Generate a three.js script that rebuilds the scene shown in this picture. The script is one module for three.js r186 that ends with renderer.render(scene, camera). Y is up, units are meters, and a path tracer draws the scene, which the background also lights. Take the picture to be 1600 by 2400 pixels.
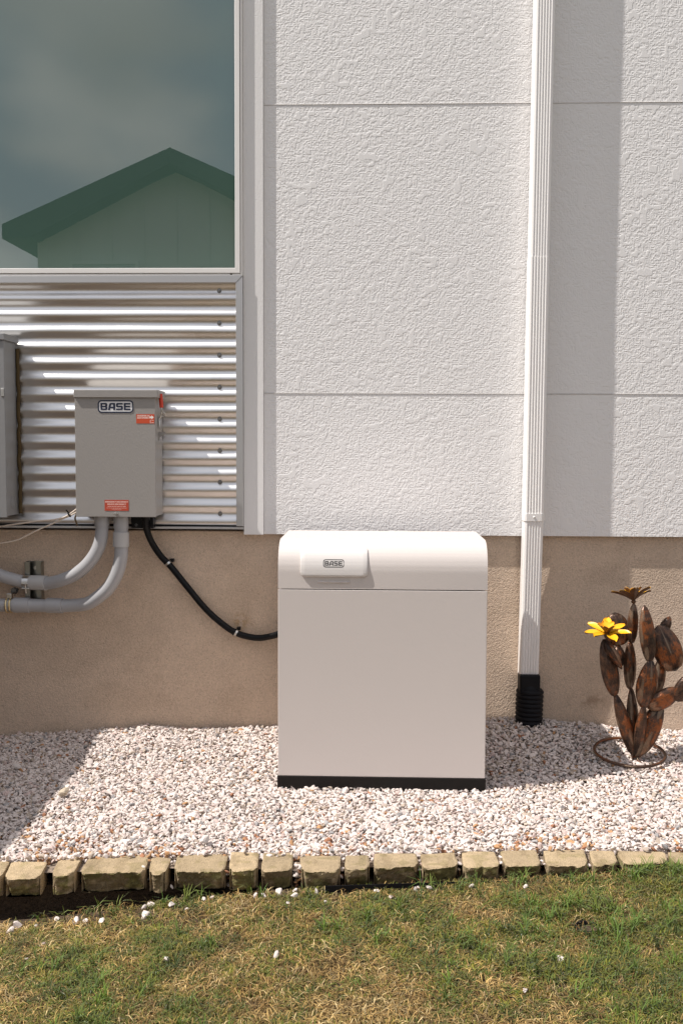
import * as THREE from 'three';
import { RoundedBoxGeometry } from 'three/addons/geometries/RoundedBoxGeometry.js';
import { mergeGeometries, mergeVertices, toCreasedNormals } from 'three/addons/utils/BufferGeometryUtils.js';

// ---------------------------------------------------------------- camera, sky, sun, exposure
const scene = new THREE.Scene();
const camera = new THREE.PerspectiveCamera(52.78, 682 / 1024, 0.05, 400);
camera.rotation.order = 'YXZ';
camera.rotation.set(THREE.MathUtils.degToRad(-3.8), THREE.MathUtils.degToRad(1.9), 0.004);
camera.position.set(0, 1.275, 4.4);

const renderer = new THREE.WebGLRenderer({ antialias: true });
renderer.toneMapping = THREE.LinearToneMapping;
renderer.toneMappingExposure = 1.17;
renderer.shadowMap.enabled = true;
renderer.setSize(682, 1024);

const SUN = new THREE.Vector3(-3.5, 5.2, 1.0).normalize();
const sun = new THREE.DirectionalLight(new THREE.Color().setRGB(1, 0.95, 0.895), 5);
sun.position.copy(SUN).multiplyScalar(14);
sun.castShadow = true;
sun.shadow.mapSize.set(4096, 4096);
Object.assign(sun.shadow.camera, { left: -6, right: 6, top: 6, bottom: -6, near: 0.5, far: 40 });
scene.add(sun, sun.target);

// seeded noise ---------------------------------------------------------------
function rng(seed) {
  let a = seed >>> 0;
  return () => { a = (a + 0x6D2B79F5) >>> 0; let t = Math.imul(a ^ (a >>> 15), 1 | a); t = (t + Math.imul(t ^ (t >>> 7), 61 | t)) ^ t; return ((t ^ (t >>> 14)) >>> 0) / 4294967296; };
}
function hash3(x, y, z) {
  let h = Math.imul(x, 374761393) ^ Math.imul(y, 668265263) ^ Math.imul(z, 2147483647 ^ 0x2545F491);
  h = Math.imul(h ^ (h >>> 13), 1274126177); h ^= h >>> 16;
  return (h >>> 0) / 4294967296;
}
const sm = (t) => t * t * (3 - 2 * t);
const lerp = (a, b, t) => a + (b - a) * t;
const clamp = (x, a = 0, b = 1) => Math.min(b, Math.max(a, x));
const sstep = (a, b, x) => sm(clamp((x - a) / (b - a)));
function noise3(x, y, z) {
  const xi = Math.floor(x), yi = Math.floor(y), zi = Math.floor(z), u = sm(x - xi), v = sm(y - yi), w = sm(z - zi);
  const c = (i, j, k) => hash3(xi + i, yi + j, zi + k);
  return lerp(lerp(lerp(c(0, 0, 0), c(1, 0, 0), u), lerp(c(0, 1, 0), c(1, 1, 0), u), v), lerp(lerp(c(0, 0, 1), c(1, 0, 1), u), lerp(c(0, 1, 1), c(1, 1, 1), u), v), w);
}
function pnoise(x, y, p, s) { // periodic value noise, period p cells
  const xi = Math.floor(x), yi = Math.floor(y), u = sm(x - xi), v = sm(y - yi), q = (n) => ((n % p) + p) % p;
  const x0 = q(xi), x1 = q(xi + 1), y0 = q(yi), y1 = q(yi + 1);
  return lerp(lerp(hash3(x0, y0, s), hash3(x1, y0, s), u), lerp(hash3(x0, y1, s), hash3(x1, y1, s), u), v);
}
const fbm3 = (x, y, z, o = 4) => { let a = 0.5, s = 0, n = 0; for (let i = 0; i < o; i++) { s += a * noise3(x, y, z); n += a; x *= 2.03; y *= 2.03; z *= 2.03; a *= 0.5; } return s / n; };

// sky: pale blue air with broken soft cloud all round
{
  const W = 1024, H = 512, d = new Float32Array(W * H * 4);
  for (let j = 0; j < H; j++) for (let i = 0; i < W; i++) {
    const th = ((i + 0.5) / W - 0.5) * 2 * Math.PI, el = ((j + 0.5) / H - 0.5) * Math.PI;
    const y = Math.sin(el), x = Math.cos(el) * Math.cos(th), z = Math.cos(el) * Math.sin(th);
    const up = Math.max(y, 0), hz = Math.pow(1 - up, 3);
    let r = lerp(0.29, 0.44, hz), g = lerp(0.345, 0.455, hz), b = lerp(0.46, 0.51, hz);
    const q = 1 / (up + 0.35);
    const c = fbm3(x * q * 3.4 + 7.3, up * 3.5 + 2.7, z * q * 3.4 + 1.9, 5);
    const k = sstep(0.38, 0.66, c) * 0.9;
    const shade = lerp(0.42, 1.12, fbm3(x * q * 3.2 + 31, up * 3, z * q * 3.2 + 11, 3));
    const near = Math.pow(Math.max(0, x * SUN.x + y * SUN.y + z * SUN.z), 6) * 0.35;
    r = lerp(r, 0.96 * shade, k) + near; g = lerp(g, 0.91 * shade, k) + near * 0.96; b = lerp(b, 0.905 * shade, k) + near * 0.88;
    const o = (j * W + i) * 4; d[o] = r; d[o + 1] = g; d[o + 2] = b; d[o + 3] = 1;
  }
  const sky = new THREE.DataTexture(d, W, H, THREE.RGBAFormat, THREE.FloatType);
  sky.mapping = THREE.EquirectangularReflectionMapping; sky.magFilter = THREE.LinearFilter; sky.needsUpdate = true;
  scene.background = sky; scene.environment = sky;
}

// ---------------------------------------------------------------- helpers
const merge = (list) => mergeGeometries(list.map((q) => { const n = q.index ? q.toNonIndexed() : q; for (const k of Object.keys(n.attributes)) if (!['position', 'normal', 'uv'].includes(k)) n.deleteAttribute(k); return n; }));
const rgb = (r, g, b) => new THREE.Color().setRGB(r, g, b);
const std = (c, rough = 0.7, metal = 0, more = {}) => new THREE.MeshStandardMaterial({ color: c, roughness: rough, metalness: metal, ...more });
const taken = {};
function numbered(n) { taken[n] = (taken[n] ?? -1) + 1; return taken[n] ? `${n}_${String(taken[n]).padStart(3, '0')}` : n; }
function put(name, geo, mat, parent, pos, rot) {
  const m = new THREE.Mesh(geo, mat); m.name = name; m.castShadow = m.receiveShadow = true;
  if (pos) m.position.set(...pos); if (rot) m.rotation.set(...rot);
  if (parent) parent.add(m);
  return m;
}
function tag(o, label, category, group) { o.userData.label = label; o.userData.category = category; if (group) o.userData.group = group; return o; }
function thing(name, label, category, pos = [0, 0, 0], group) { const g = new THREE.Group(); g.name = numbered(name); g.position.set(...pos); scene.add(g); return tag(g, label, category, group); }
function single(name, geo, mat, label, category, group, pos, rot) { const m = put(numbered(name), geo, mat, scene, pos, rot); return tag(m, label, category, group); }
function structure(name, geo, mat, pos, rot) { const m = put(name, geo, mat, scene, pos, rot); m.userData.kind = 'structure'; return m; }
const rbox = (w, h, d, r = 0.003, s = 2) => new RoundedBoxGeometry(w, h, d, s, Math.min(r, w / 2.01, h / 2.01, d / 2.01));
// box between two corners, its origin kept at the parent's origin
function bx(x0, x1, y0, y1, z0, z1, r = 0.002) { const g = rbox(x1 - x0, y1 - y0, z1 - z0, r); g.translate((x0 + x1) / 2, (y0 + y1) / 2, (z0 + z1) / 2); return g; }
function uvMetres(g, s = 1) { // uv from position by the dominant axis of the normal
  const p = g.attributes.position, n = g.attributes.normal, uv = new Float32Array(p.count * 2);
  for (let i = 0; i < p.count; i++) {
    const ax = Math.abs(n.getX(i)), ay = Math.abs(n.getY(i)), az = Math.abs(n.getZ(i));
    const [u, v] = az >= ax && az >= ay ? [p.getX(i), p.getY(i)] : ay >= ax ? [p.getX(i), p.getZ(i)] : [p.getZ(i), p.getY(i)];
    uv[2 * i] = u / s; uv[2 * i + 1] = v / s;
  }
  g.setAttribute('uv', new THREE.BufferAttribute(uv, 2)); return g;
}
function dataTex(N, M, f, srgb) { // f(i, j) -> [r,g,b] 0..1 or one number
  const d = new Uint8Array(N * M * 4);
  for (let j = 0; j < M; j++) for (let i = 0; i < N; i++) {
    const c = f(i, j), o = (j * N + i) * 4;
    if (typeof c === 'number') d[o] = d[o + 1] = d[o + 2] = clamp(c) * 255; else { d[o] = clamp(c[0]) * 255; d[o + 1] = clamp(c[1]) * 255; d[o + 2] = clamp(c[2]) * 255; }
    d[o + 3] = 255;
  }
  const t = new THREE.DataTexture(d, N, M); t.wrapS = t.wrapT = THREE.RepeatWrapping; t.magFilter = THREE.LinearFilter; t.minFilter = THREE.LinearMipmapLinearFilter; t.generateMipmaps = true;
  if (srgb) t.colorSpace = THREE.SRGBColorSpace; t.needsUpdate = true; return t;
}
const toS = (c) => (c <= 0.0031308 ? c * 12.92 : 1.055 * Math.pow(c, 1 / 2.4) - 0.055);
const V = (x, y, z) => new THREE.Vector3(x, y, z);
const tube = (pts, r, seg = 60, rad = 14, closed = false) => new THREE.TubeGeometry(new THREE.CatmullRomCurve3(pts.map((p) => V(...p)), closed), seg, r, rad, closed);
function along(geo, a, b) { // cylinder-like geometry (axis y, unit height) laid from a to b
  const A = V(...a), B = V(...b), d = B.clone().sub(A), q = new THREE.Quaternion().setFromUnitVectors(V(0, 1, 0), d.clone().normalize());
  geo.applyMatrix4(new THREE.Matrix4().compose(A.clone().add(B).multiplyScalar(0.5), q, V(1, d.length(), 1))); return geo;
}
const rod = (a, b, r, r2 = r, n = 14) => along(new THREE.CylinderGeometry(r2, r, 1, n), a, b);
function polyShape(pts) { const s = new THREE.Shape(); pts.forEach(([x, y], i) => (i ? s.lineTo(x, y) : s.moveTo(x, y))); s.closePath(); return s; }
function roundRectShape(w, h, r, cx = 0, cy = 0) {
  const s = new THREE.Shape(), x = cx - w / 2, y = cy - h / 2;
  s.moveTo(x + r, y); s.lineTo(x + w - r, y); s.absarc(x + w - r, y + r, r, -Math.PI / 2, 0); s.lineTo(x + w, y + h - r); s.absarc(x + w - r, y + h - r, r, 0, Math.PI / 2);
  s.lineTo(x + r, y + h); s.absarc(x + r, y + h - r, r, Math.PI / 2, Math.PI); s.lineTo(x, y + r); s.absarc(x + r, y + r, r, Math.PI, 1.5 * Math.PI); return s;
}
const extr = (shape, depth, bevel = 0) => new THREE.ExtrudeGeometry(shape, { depth, bevelEnabled: bevel > 0, bevelSize: bevel, bevelThickness: bevel, bevelSegments: 2, curveSegments: 8 });

// ---------------------------------------------------------------- textures and materials
const ST = 1.8; // metres per stucco tile
const stuccoBump = dataTex(2048, 2048, (i, j) => {
  const x = i / 2048 * ST, y = j / 2048 * ST;
  const wob = (pnoise(x / ST * 60, y / ST * 60, 60, 5) - 0.5) * 0.9;
  const a = pnoise(x / ST * 200 + wob, y / ST * 200 - wob, 200, 1), b = pnoise(x / ST * 420, y / ST * 420, 420, 2), big = pnoise(x / ST * 60, y / ST * 60, 60, 3) * 0.55 + pnoise(x / ST * 120, y / ST * 120, 120, 4) * 0.45;
  let h = 1 - Math.abs(a * 2 - 1) * 1.25; h = h * 0.75 + (b - 0.5) * 0.5;
  const flat = sstep(0.62, 0.72, big);
  return lerp(h * 0.75, 0.78, flat);
});
const M = {};
M.stucco = std(rgb(0.80, 0.785, 0.775), 0.72, 0, { bumpMap: stuccoBump, bumpScale: 0.0015 });
M.whitePaint = std(rgb(0.78, 0.765, 0.75), 0.5, 0, { bumpMap: dataTex(256, 256, (i, j) => pnoise(i / 5, j / 5, 256, 9) * 0.6 + pnoise(i / 2, j / 2, 256, 8) * 0.4), bumpScale: 0.0006 });
M.vinyl = std(rgb(0.82, 0.80, 0.77), 0.35);
M.darkGap = std(rgb(0.02, 0.02, 0.02), 0.8);
const concreteBump = dataTex(1024, 1024, (i, j) => 0.5 * pnoise(i / 3.4, j / 3.4, 1024 / 3.4 | 0, 1) + 0.3 * pnoise(i / 7, j / 7, 146, 2) + 0.35 * pnoise(i / 90, j / 90, 11, 3));
const concreteMap = dataTex(1536, 768, (i, j) => { // 3.6 x 1.8 m, with stains and a rust spot
  const x = i / 1536 * 3.6 - 1.8, y = j / 768 * 1.8 - 0.5;
  const n = fbm3(x * 3.1, y * 3.1, 4.2, 4), f = hash3(i, j, 77), m = fbm3(x * 14, y * 14, 9.1, 3);
  let r = 0.60, g = 0.47, b = 0.36;
  let k = 0.86 + 0.22 * n + 0.10 * (m - 0.5) + 0.22 * (hash3(i >> 1, j >> 1, 78) - 0.5) + 0.10 * (f - 0.5);
  const speck = hash3(i >> 1, j >> 1, 5) > 0.985 ? 0.78 : 1;
  const st = sstep(0.52, 0.7, fbm3(x * 5 + 3, y * 7, 2.2, 4)) * 0.35;
  r = lerp(r, 0.36, st * 0.6); g = lerp(g, 0.27, st * 0.6); b = lerp(b, 0.19, st * 0.6);
  const ru = Math.exp(-((x + 0.585) ** 2 + (y - 0.50) ** 2 * 1.2) / 0.0012) * sstep(0.3, 0.62, fbm3(x * 60, y * 60, 1, 3));
  r = lerp(r, 0.36, ru * 0.7); g = lerp(g, 0.22, ru * 0.7); b = lerp(b, 0.09, ru * 0.7);
  const mud = Math.exp(-((x - 0.93) ** 2 / 0.006 + (y - 0.17) ** 2 / 0.0008)) * sstep(0.3, 0.6, fbm3(x * 40, y * 40, 3, 3));
  r = lerp(r, 0.24, mud * 0.6); g = lerp(g, 0.16, mud * 0.6); b = lerp(b, 0.10, mud * 0.6);
  k *= speck;
  return [toS(r * k), toS(g * k), toS(b * k)];
}, true);
concreteBump.repeat.set(4.2, 2.1);
M.concrete = std(rgb(1, 1, 1), 0.92, 0, { map: concreteMap, bumpMap: concreteBump, bumpScale: 0.0028 });
M.galv = new THREE.MeshPhysicalMaterial({ color: rgb(0.80, 0.785, 0.765), metalness: 1, roughness: 0.40, roughnessMap: dataTex(512, 512, (i, j) => { const v = 0.80 + 0.16 * pnoise(i / 128, j / 16, 32, 3) + 0.06 * (pnoise(i / 128, j / 4, 128, 6) - 0.5); return [v, v, v]; }) });
M.galvTrim = std(rgb(0.60, 0.595, 0.59), 0.42, 0.85);
M.steel = std(rgb(0.62, 0.61, 0.58), 0.28, 1);
M.screwSteel = std(rgb(0.30, 0.29, 0.28), 0.35, 0.9);
M.zinc = std(rgb(0.75, 0.62, 0.36), 0.32, 1);
const greyBump = dataTex(256, 256, (i, j) => pnoise(i / 3, j / 3, 85, 1));
M.greyPaint = std(rgb(0.335, 0.315, 0.295), 0.42, 0.1, { bumpMap: greyBump, bumpScale: 0.00025 });
M.greyPaintCool = std(rgb(0.275, 0.275, 0.275), 0.45, 0.1, { bumpMap: greyBump, bumpScale: 0.00025 });
M.pvc = std(rgb(0.39, 0.39, 0.40), 0.3);
M.pvcPale = std(rgb(0.47, 0.465, 0.46), 0.35);
M.black = new THREE.MeshPhysicalMaterial({ color: rgb(0.006, 0.006, 0.007), roughness: 0.4, specularIntensity: 0.4 });
M.blackMatte = new THREE.MeshPhysicalMaterial({ color: rgb(0.006, 0.006, 0.008), roughness: 0.5, specularIntensity: 0.35 });
M.wire = std(rgb(0.62, 0.53, 0.44), 0.6);
M.red = std(rgb(0.62, 0.045, 0.012), 0.35);
M.navy = std(rgb(0.012, 0.02, 0.05), 0.5);
M.charcoal = std(rgb(0.035, 0.034, 0.034), 0.5);
M.stickerWhite = std(rgb(0.80, 0.80, 0.80), 0.4);
M.foam = std(rgb(0.085, 0.055, 0.02), 0.9);
M.batteryPaint = std(rgb(0.615, 0.562, 0.53), 0.45, 0, { bumpMap: greyBump, bumpScale: 0.00012 });
M.batteryCover = std(rgb(0.68, 0.645, 0.62), 0.33);
M.baseBlack = new THREE.MeshPhysicalMaterial({ color: rgb(0.012, 0.010, 0.009), roughness: 0.6, specularIntensity: 0.4 });
M.spoutPaint = std(rgb(0.83, 0.805, 0.785), 0.36);
M.glass = new THREE.MeshPhysicalMaterial({ color: rgb(0.60, 0.74, 0.69), roughness: 0, metalness: 0, transmission: 1, thickness: 0, ior: 2.5, side: THREE.DoubleSide });
M.shade = std(rgb(0.215, 0.27, 0.245), 0.9);
M.room = std(rgb(0.2, 0.2, 0.2), 0.9);
M.wood = std(rgb(0.26, 0.17, 0.10), 0.8);
M.roof = std(rgb(0.05, 0.05, 0.048), 0.9);
M.neighbourWall = std(rgb(0.78, 0.76, 0.72), 0.85);

// ---------------------------------------------------------------- ground heights
const pick = (tab, x) => { for (let i = 1; i < tab.length; i++) if (x <= tab[i][0]) { const [a, b] = [tab[i - 1], tab[i]]; return lerp(a[1], b[1], clamp((x - a[0]) / (b[0] - a[0]))); } return tab[tab.length - 1][1]; };
const atWall = [[-4, -0.02], [-1.65, -0.014], [-1.0, 0.036], [-0.5, 0.043], [0.2, 0.07], [0.52, 0.098], [0.75, 0.09], [0.87, 0.08], [1.33, 0.039], [3, 0.03]];
function gravelY(x, z) {
  const w = pick(atWall, x), t = sstep(0.0, 0.62, z + 0.03);
  const b = -0.012 + 0.010 * (fbm3(x * 3, 2, z * 3, 3) - 0.5) * 2;
  const right = sstep(0.75, 1.0, x) * 0.02 * (1 - sstep(0.4, 0.9, z));
  return lerp(w + 0.022 * (fbm3(x * 6 + 2, 7, 1, 3) - 0.5), b, t) + right * t - 0.004;
}
const nearLawn = [[-3, -0.13], [-1.2, -0.126], [-0.9, -0.118], [-0.6, -0.096], [-0.3, -0.074], [0, -0.072], [0.4, -0.056], [0.8, -0.034], [1.2, -0.03], [3, -0.03]];
const farLawn = [[-3, -0.11], [-1.2, -0.108], [0, -0.085], [0.9, -0.055], [3, -0.05]];
function lawnY(x, z) { const front = brickFront(x); return lerp(pick(nearLawn, x), pick(farLawn, x), sstep(front, front + 0.35, z)) - 0.03 * sstep(-0.3, -0.8, x) * sstep(front + 0.01, front - 0.03, z) + 0.012 * (fbm3(x * 4, 1, z * 4, 3) - 0.5) * 2; }
const brickFrontTab = [[-3, 1.56], [-1.2, 1.478], [-0.9, 1.44], [-0.6, 1.405], [-0.2, 1.38], [0.14, 1.335], [0.4, 1.315], [0.75, 1.29], [1.03, 1.262], [3, 1.2]];
function brickFront(x) { return pick(brickFrontTab, x); }

function sheet(x0, x1, z0, z1, nx, nz, fy, fz) {
  const g = new THREE.PlaneGeometry(1, 1, nx, nz), p = g.attributes.position, uv = g.attributes.uv;
  for (let i = 0; i < p.count; i++) { const x = lerp(x0, x1, p.getX(i) + 0.5), z0n = lerp(z0, z1, 0.5 - p.getY(i)), z = fz ? fz(x, z0n) : z0n; p.setXYZ(i, x, fy(x, z), z); uv.setXY(i, x, z); }
  g.computeVertexNormals(); return g;
}
const soilMap = dataTex(512, 512, (i, j) => { const n = 0.5 * pnoise(i / 8, j / 8, 64, 1) + 0.3 * pnoise(i / 3, j / 3, 170, 2) + 0.3 * pnoise(i / 40, j / 40, 13, 3), k = 0.55 + 0.8 * n; return [toS(0.072 * k), toS(0.046 * k), toS(0.026 * k)]; }, true);
const soilBump = dataTex(512, 512, (i, j) => 0.6 * pnoise(i / 9, j / 9, 57, 5) + 0.4 * pnoise(i / 3, j / 3, 170, 6));
soilMap.repeat.set(2, 2); soilBump.repeat.set(2, 2);
M.soil = std(rgb(1, 1, 1), 0.95, 0, { map: soilMap, bumpMap: soilBump, bumpScale: 0.008 });
const turfMap = dataTex(512, 512, (i, j) => { const n = pnoise(i / 30, j / 30, 17, 1), k = 0.5 + pnoise(i / 4, j / 4, 128, 2); const d = sstep(0.35, 0.7, n); return [toS(lerp(0.05, 0.16, d) * k), toS(lerp(0.075, 0.12, d) * k), toS(lerp(0.018, 0.05, d) * k)]; }, true);
M.turf = std(rgb(1, 1, 1), 0.95, 0, { map: turfMap });
const under = dataTex(256, 256, (i, j) => { const k = 0.5 + pnoise(i / 5, j / 5, 51, 1); return [toS(0.22 * k), toS(0.17 * k), toS(0.13 * k)]; }, true);
under.repeat.set(4, 4);
M.gravelBase = std(rgb(1, 1, 1), 0.95, 0, { map: under });
structure('ground', uvMetres(new THREE.PlaneGeometry(240, 240).rotateX(-Math.PI / 2), 1), M.turf, [0, -0.30, 0]);
structure('gravel_bed', sheet(-4, 3, -0.03, 1, 160, 40, (x, z) => gravelY(x, z) - 0.012, (x, z) => lerp(-0.03, brickFront(x) - 0.06, (z + 0.03) / 1.03)), M.gravelBase);
structure('lawn', sheet(-5, 5, 0, 1, 200, 110, (x, z) => lawnY(x, z) - 0.004, (x, z) => lerp(brickFront(x) - 0.12, 7.6, z * z)), M.soil);
{ // earth bank that carries the stones
  const s = [], N = 60;
  const g = new THREE.BufferGeometry(), pos = [], idx = [];
  for (let i = 0; i <= N; i++) { const x = lerp(-4, 3, i / N), f = brickFront(x); for (const [y, z] of [[-0.32, f - 0.10], [-0.0735, f - 0.085], [-0.0735, f - 0.2], [-0.32, f - 0.2]]) pos.push(x, y, z); }
  for (let i = 0; i < N; i++) for (let k = 0; k < 4; k++) { const a = i * 4 + k, b = i * 4 + (k + 1) % 4; idx.push(a, a + 4, b, b, a + 4, b + 4); }
  g.setAttribute('position', new THREE.Float32BufferAttribute(pos, 3)); g.setIndex(idx); const h = g.toNonIndexed(); h.computeVertexNormals();
  structure('earth_bank', uvMetres(h, 1), M.soil);
}

// ---------------------------------------------------------------- the house wall
const house = thing('house', 'white house side with textured panels above a tan concrete foundation', 'house');
{
  const f = bx(-4, 3, -0.4, 0.895, -0.33, -0.027, 0.004);
  const p = f.attributes.position, uv = f.attributes.uv; for (let i = 0; i < p.count; i++) uv.setXY(i, (p.getX(i) + 1.8) / 3.6, (p.getY(i) + 0.5) / 1.8);
  put('foundation', f, M.concrete, house).userData.label = 'tan concrete foundation with rough render';
  put('wall_core', bx(-4, 3, 0.90, 6.2, -0.33, -0.075, 0.002), M.room, house);
  put('sheathing', bx(-0.575, 3, 0.90, 6.2, -0.07, -0.016, 0.001), M.room, house);
  for (const [y0, y1] of [[0.885, 1.4852], [1.4889, 2.6835], [2.6872, 3.881], [3.8847, 5.08], [5.086, 6.2]]) {
    const g = uvMetres(bx(-0.4775, 3, y0, y1, -0.014, 0, 0.0015), ST), uv = g.attributes.uv;
    for (let i = 0; i < uv.count; i++) uv.setXY(i, uv.getX(i) + y0 * 0.37, uv.getY(i) + y0 * 0.21);
    put('stucco_panel', g, M.stucco, house);
  }
  for (const y of [1.4872, 2.6855, 3.883]) put('joint_flashing', bx(-0.4775, 3, y - 0.0014, y + 0.0012, -0.012, 0.0022, 0.0005), M.spoutPaint, house);
  put('trim_board', uvMetres(bx(-0.5625, -0.478, 0.884, 6.2, -0.018, 0.0156, 0.0015), 0.25), M.whitePaint, house);
  // window
  const win = new THREE.Group(); win.name = 'window'; house.add(win);
  const x1 = -0.573, y0 = 1.986, x0 = -2.25, y1 = 3.9, w = 0.022;
  const bar = (pts, z0, z1, name, mat = M.vinyl) => { const g = extr(polyShape(pts), z1 - z0 - 0.004, 0.002); g.translate(0, 0, z0 + 0.002); return put(name, g, mat, win); };
  const e = 0.0022;
  bar([[x0, y0 + e], [x1 - e, y0 + e], [x1 - w, y0 + w - e], [x0 + w, y0 + w - e]], -0.02, 0.0335, 'frame_rail');
  bar([[x1 - e, y0 + 2 * e], [x1 - e, y1 - 2 * e], [x1 - w + e, y1 - w - e], [x1 - w + e, y0 + w]], -0.02, 0.0335, 'frame_stile');
  bar([[x0, y1 - e], [x1 - e, y1 - e], [x1 - w, y1 - w + e], [x0 + w, y1 - w + e]], -0.02, 0.0335, 'frame_rail');
  bar([[x0 + e, y0 + 2 * e], [x0 + e, y1 - 2 * e], [x0 + w - e, y1 - w - e], [x0 + w - e, y0 + w]], -0.02, 0.0335, 'frame_stile');
  put('frame_flange', bx(x1 + 0.0005, -0.5632, y0 - 0.009, y1, -0.02, 0.029, 0.0015), M.vinyl, win);
  put('frame_flange', bx(x0, x1, y0 - 0.009, y0 - 0.0006, -0.02, 0.029, 0.0015), M.vinyl, win);
  put('weep_slot', bx(-0.616, -0.607, 1.980, 1.9842, 0.0285, 0.0296, 0.0004), M.darkGap, win);
  put('glass_pane', bx(x0 + 0.01, x1 - 0.014, y0 + 0.014, y1 - 0.01, 0.0148, 0.015, 0.00005).scale(1, 1, 1), M.glass, win);
  win.remove(win.children[win.children.length - 1]);
  put('glass_pane', new THREE.PlaneGeometry(x1 - x0 - 0.024, y1 - y0 - 0.024).translate((x0 + x1) / 2, (y0 + y1) / 2, 0.014), M.glass, win);
  put('roller_shade', bx(x0 - 0.1, -0.577, y0 - 0.05, y1 + 0.1, -0.07, -0.05, 0.001), M.shade, win);
  // metal trim and corrugated sheet
  const trim = (pts, z0, z1) => { const g = extr(polyShape(pts), z1 - z0 - 0.002, 0.001); g.translate(0, 0, z0 + 0.001); return put('metal_trim', uvMetres(g, 1), M.galvTrim, house); };
  trim([[-2.25, 1.948], [-0.5925, 1.948], [-0.5650, 1.9755], [-2.25, 1.9755]], 0.0, 0.034);
  trim([[-0.591, 0.922], [-0.564, 0.922], [-0.564, 1.9735], [-0.591, 1.9465]], 0.0, 0.033);
  put('drip_trim', bx(-2.25, -0.564, 0.9075, 0.917, -0.07, 0.026, 0.001), M.galvTrim, house);
  put('backing_board', bx(-2.25, -0.577, 0.919, 1.975, -0.07, 0.002, 0.001), M.darkGap, house);
  const P0 = 0.06743, A = 0.0066, pg = new THREE.PlaneGeometry(1, 1, 70, 15 * 24), p2 = pg.attributes.position, n2 = pg.attributes.normal, uv2 = pg.attributes.uv;
  const ya = 0.925, yb = 1.949;
  for (let i = 0; i < p2.count; i++) {
    const x = lerp(-2.25, -0.5915, p2.getX(i) + 0.5), y = lerp(ya, yb, p2.getY(i) + 0.5), t = 2 * Math.PI * (y - 1.9165) / P0, dz = A * Math.sin(t) * 2 * Math.PI / P0;
    p2.setXYZ(i, x, y + 0.0011 * (fbm3(x * 2.2, y * 9, 3, 3) - 0.5) * 2, 0.0125 - A * Math.cos(t) + 0.0011 * (fbm3(x * 5, y * 14, 6, 3) - 0.5) * 2); uv2.setXY(i, x / 0.7, y / 0.7);
  }
  pg.computeVertexNormals();
  const cor = put('corrugated_panel', pg, M.galv, house); cor.material.side = THREE.DoubleSide;
  for (let k = 0; k < 8; k++) {
    const y = 1.9165 - k * P0 * 2;
    const h = merge([new THREE.CylinderGeometry(0.0095, 0.0098, 0.002, 18).rotateX(Math.PI / 2).translate(0, 0, 0.001), new THREE.CylinderGeometry(0.0055, 0.0062, 0.006, 6).rotateX(Math.PI / 2).translate(0, 0, 0.005)]);
    put('screw', h, M.screwSteel, cor, [-0.6655, y, 0.0066]);
  }
}

// ---------------------------------------------------------------- the house across the yard, mirrored in the window
{
  const ax = -2.453, ay = 4.756, hw = 2.02, drop = 0.885, zf = 8.0, zb = 15, wallZ = 8.35;
  const g = thing('neighbour_house', 'gabled house across the yard, mirrored in the window glass', 'house', [ax, -0.3, wallZ]);
  const Y = 0.3, sl = drop / hw;
  const wall = extr(polyShape([[-hw + 0.31, 0], [hw - 0.31, 0], [hw - 0.31, ay + Y - 0.2 - sl * (hw - 0.31)], [0, ay + Y - 0.2], [-hw + 0.31, ay + Y - 0.2 - sl * (hw - 0.31)]]), zb - wallZ - 0.4);
  put('wall', wall, M.neighbourWall, g);
  for (const s of [-1, 1]) {
    const r = extr(polyShape([[0, ay + Y], [s * hw, ay + Y - drop], [s * hw, ay + Y - drop - 0.17], [s * (hw - 0.34), ay + Y - drop - 0.17 + 0.02], [0, ay + Y - 0.18]]), zb - zf);
    r.translate(s * 0.002, 0, zf - wallZ); put('roof_slope', r, M.roof, g);
  }
  for (let k = -4; k <= 4; k++) put('batten', bx(k * 0.4 - 0.018, k * 0.4 + 0.018, 0, ay + Y - 0.26 - sl * Math.abs(k * 0.4), -0.016, 0.004), M.neighbourWall, g);
  const wn = put('window', bx(-1.27, -0.5, 2.9, 3.75, -0.03, 0.02, 0.004), std(rgb(0.6, 0.62, 0.6), 0.5), g);
  put('frame', merge([bx(-1.31, -1.27, 2.86, 3.79, -0.04, 0.02), bx(-0.5, -0.46, 2.86, 3.79, -0.04, 0.02), bx(-1.27, -0.5, 2.86, 2.9, -0.04, 0.02), bx(-1.27, -0.5, 3.75, 3.79, -0.04, 0.02)]), M.vinyl, wn);
}
// fence to the left of the frame: its shadow lies over the gravel at the left edge
{
  const g = thing('wooden_fence', 'board fence beyond the left edge that shades the gravel', 'fence', [-2.39, -0.12, 0]);
  for (let k = 0; k < 12; k++) put('board', rbox(0.02, 1.9, 0.142, 0.002), M.wood, g, [0, 0.98, 0.08 + k * 0.146]);
  for (const y of [0.4, 1.5]) put('rail', rbox(0.04, 0.09, 1.78, 0.003), M.wood, g, [-0.032, y, 0.88]);
  for (const z of [0.07, 1.7]) put('post', rbox(0.09, 1.9, 0.09, 0.004), M.wood, g, [-0.098, 0.94, z]);
}

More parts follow.
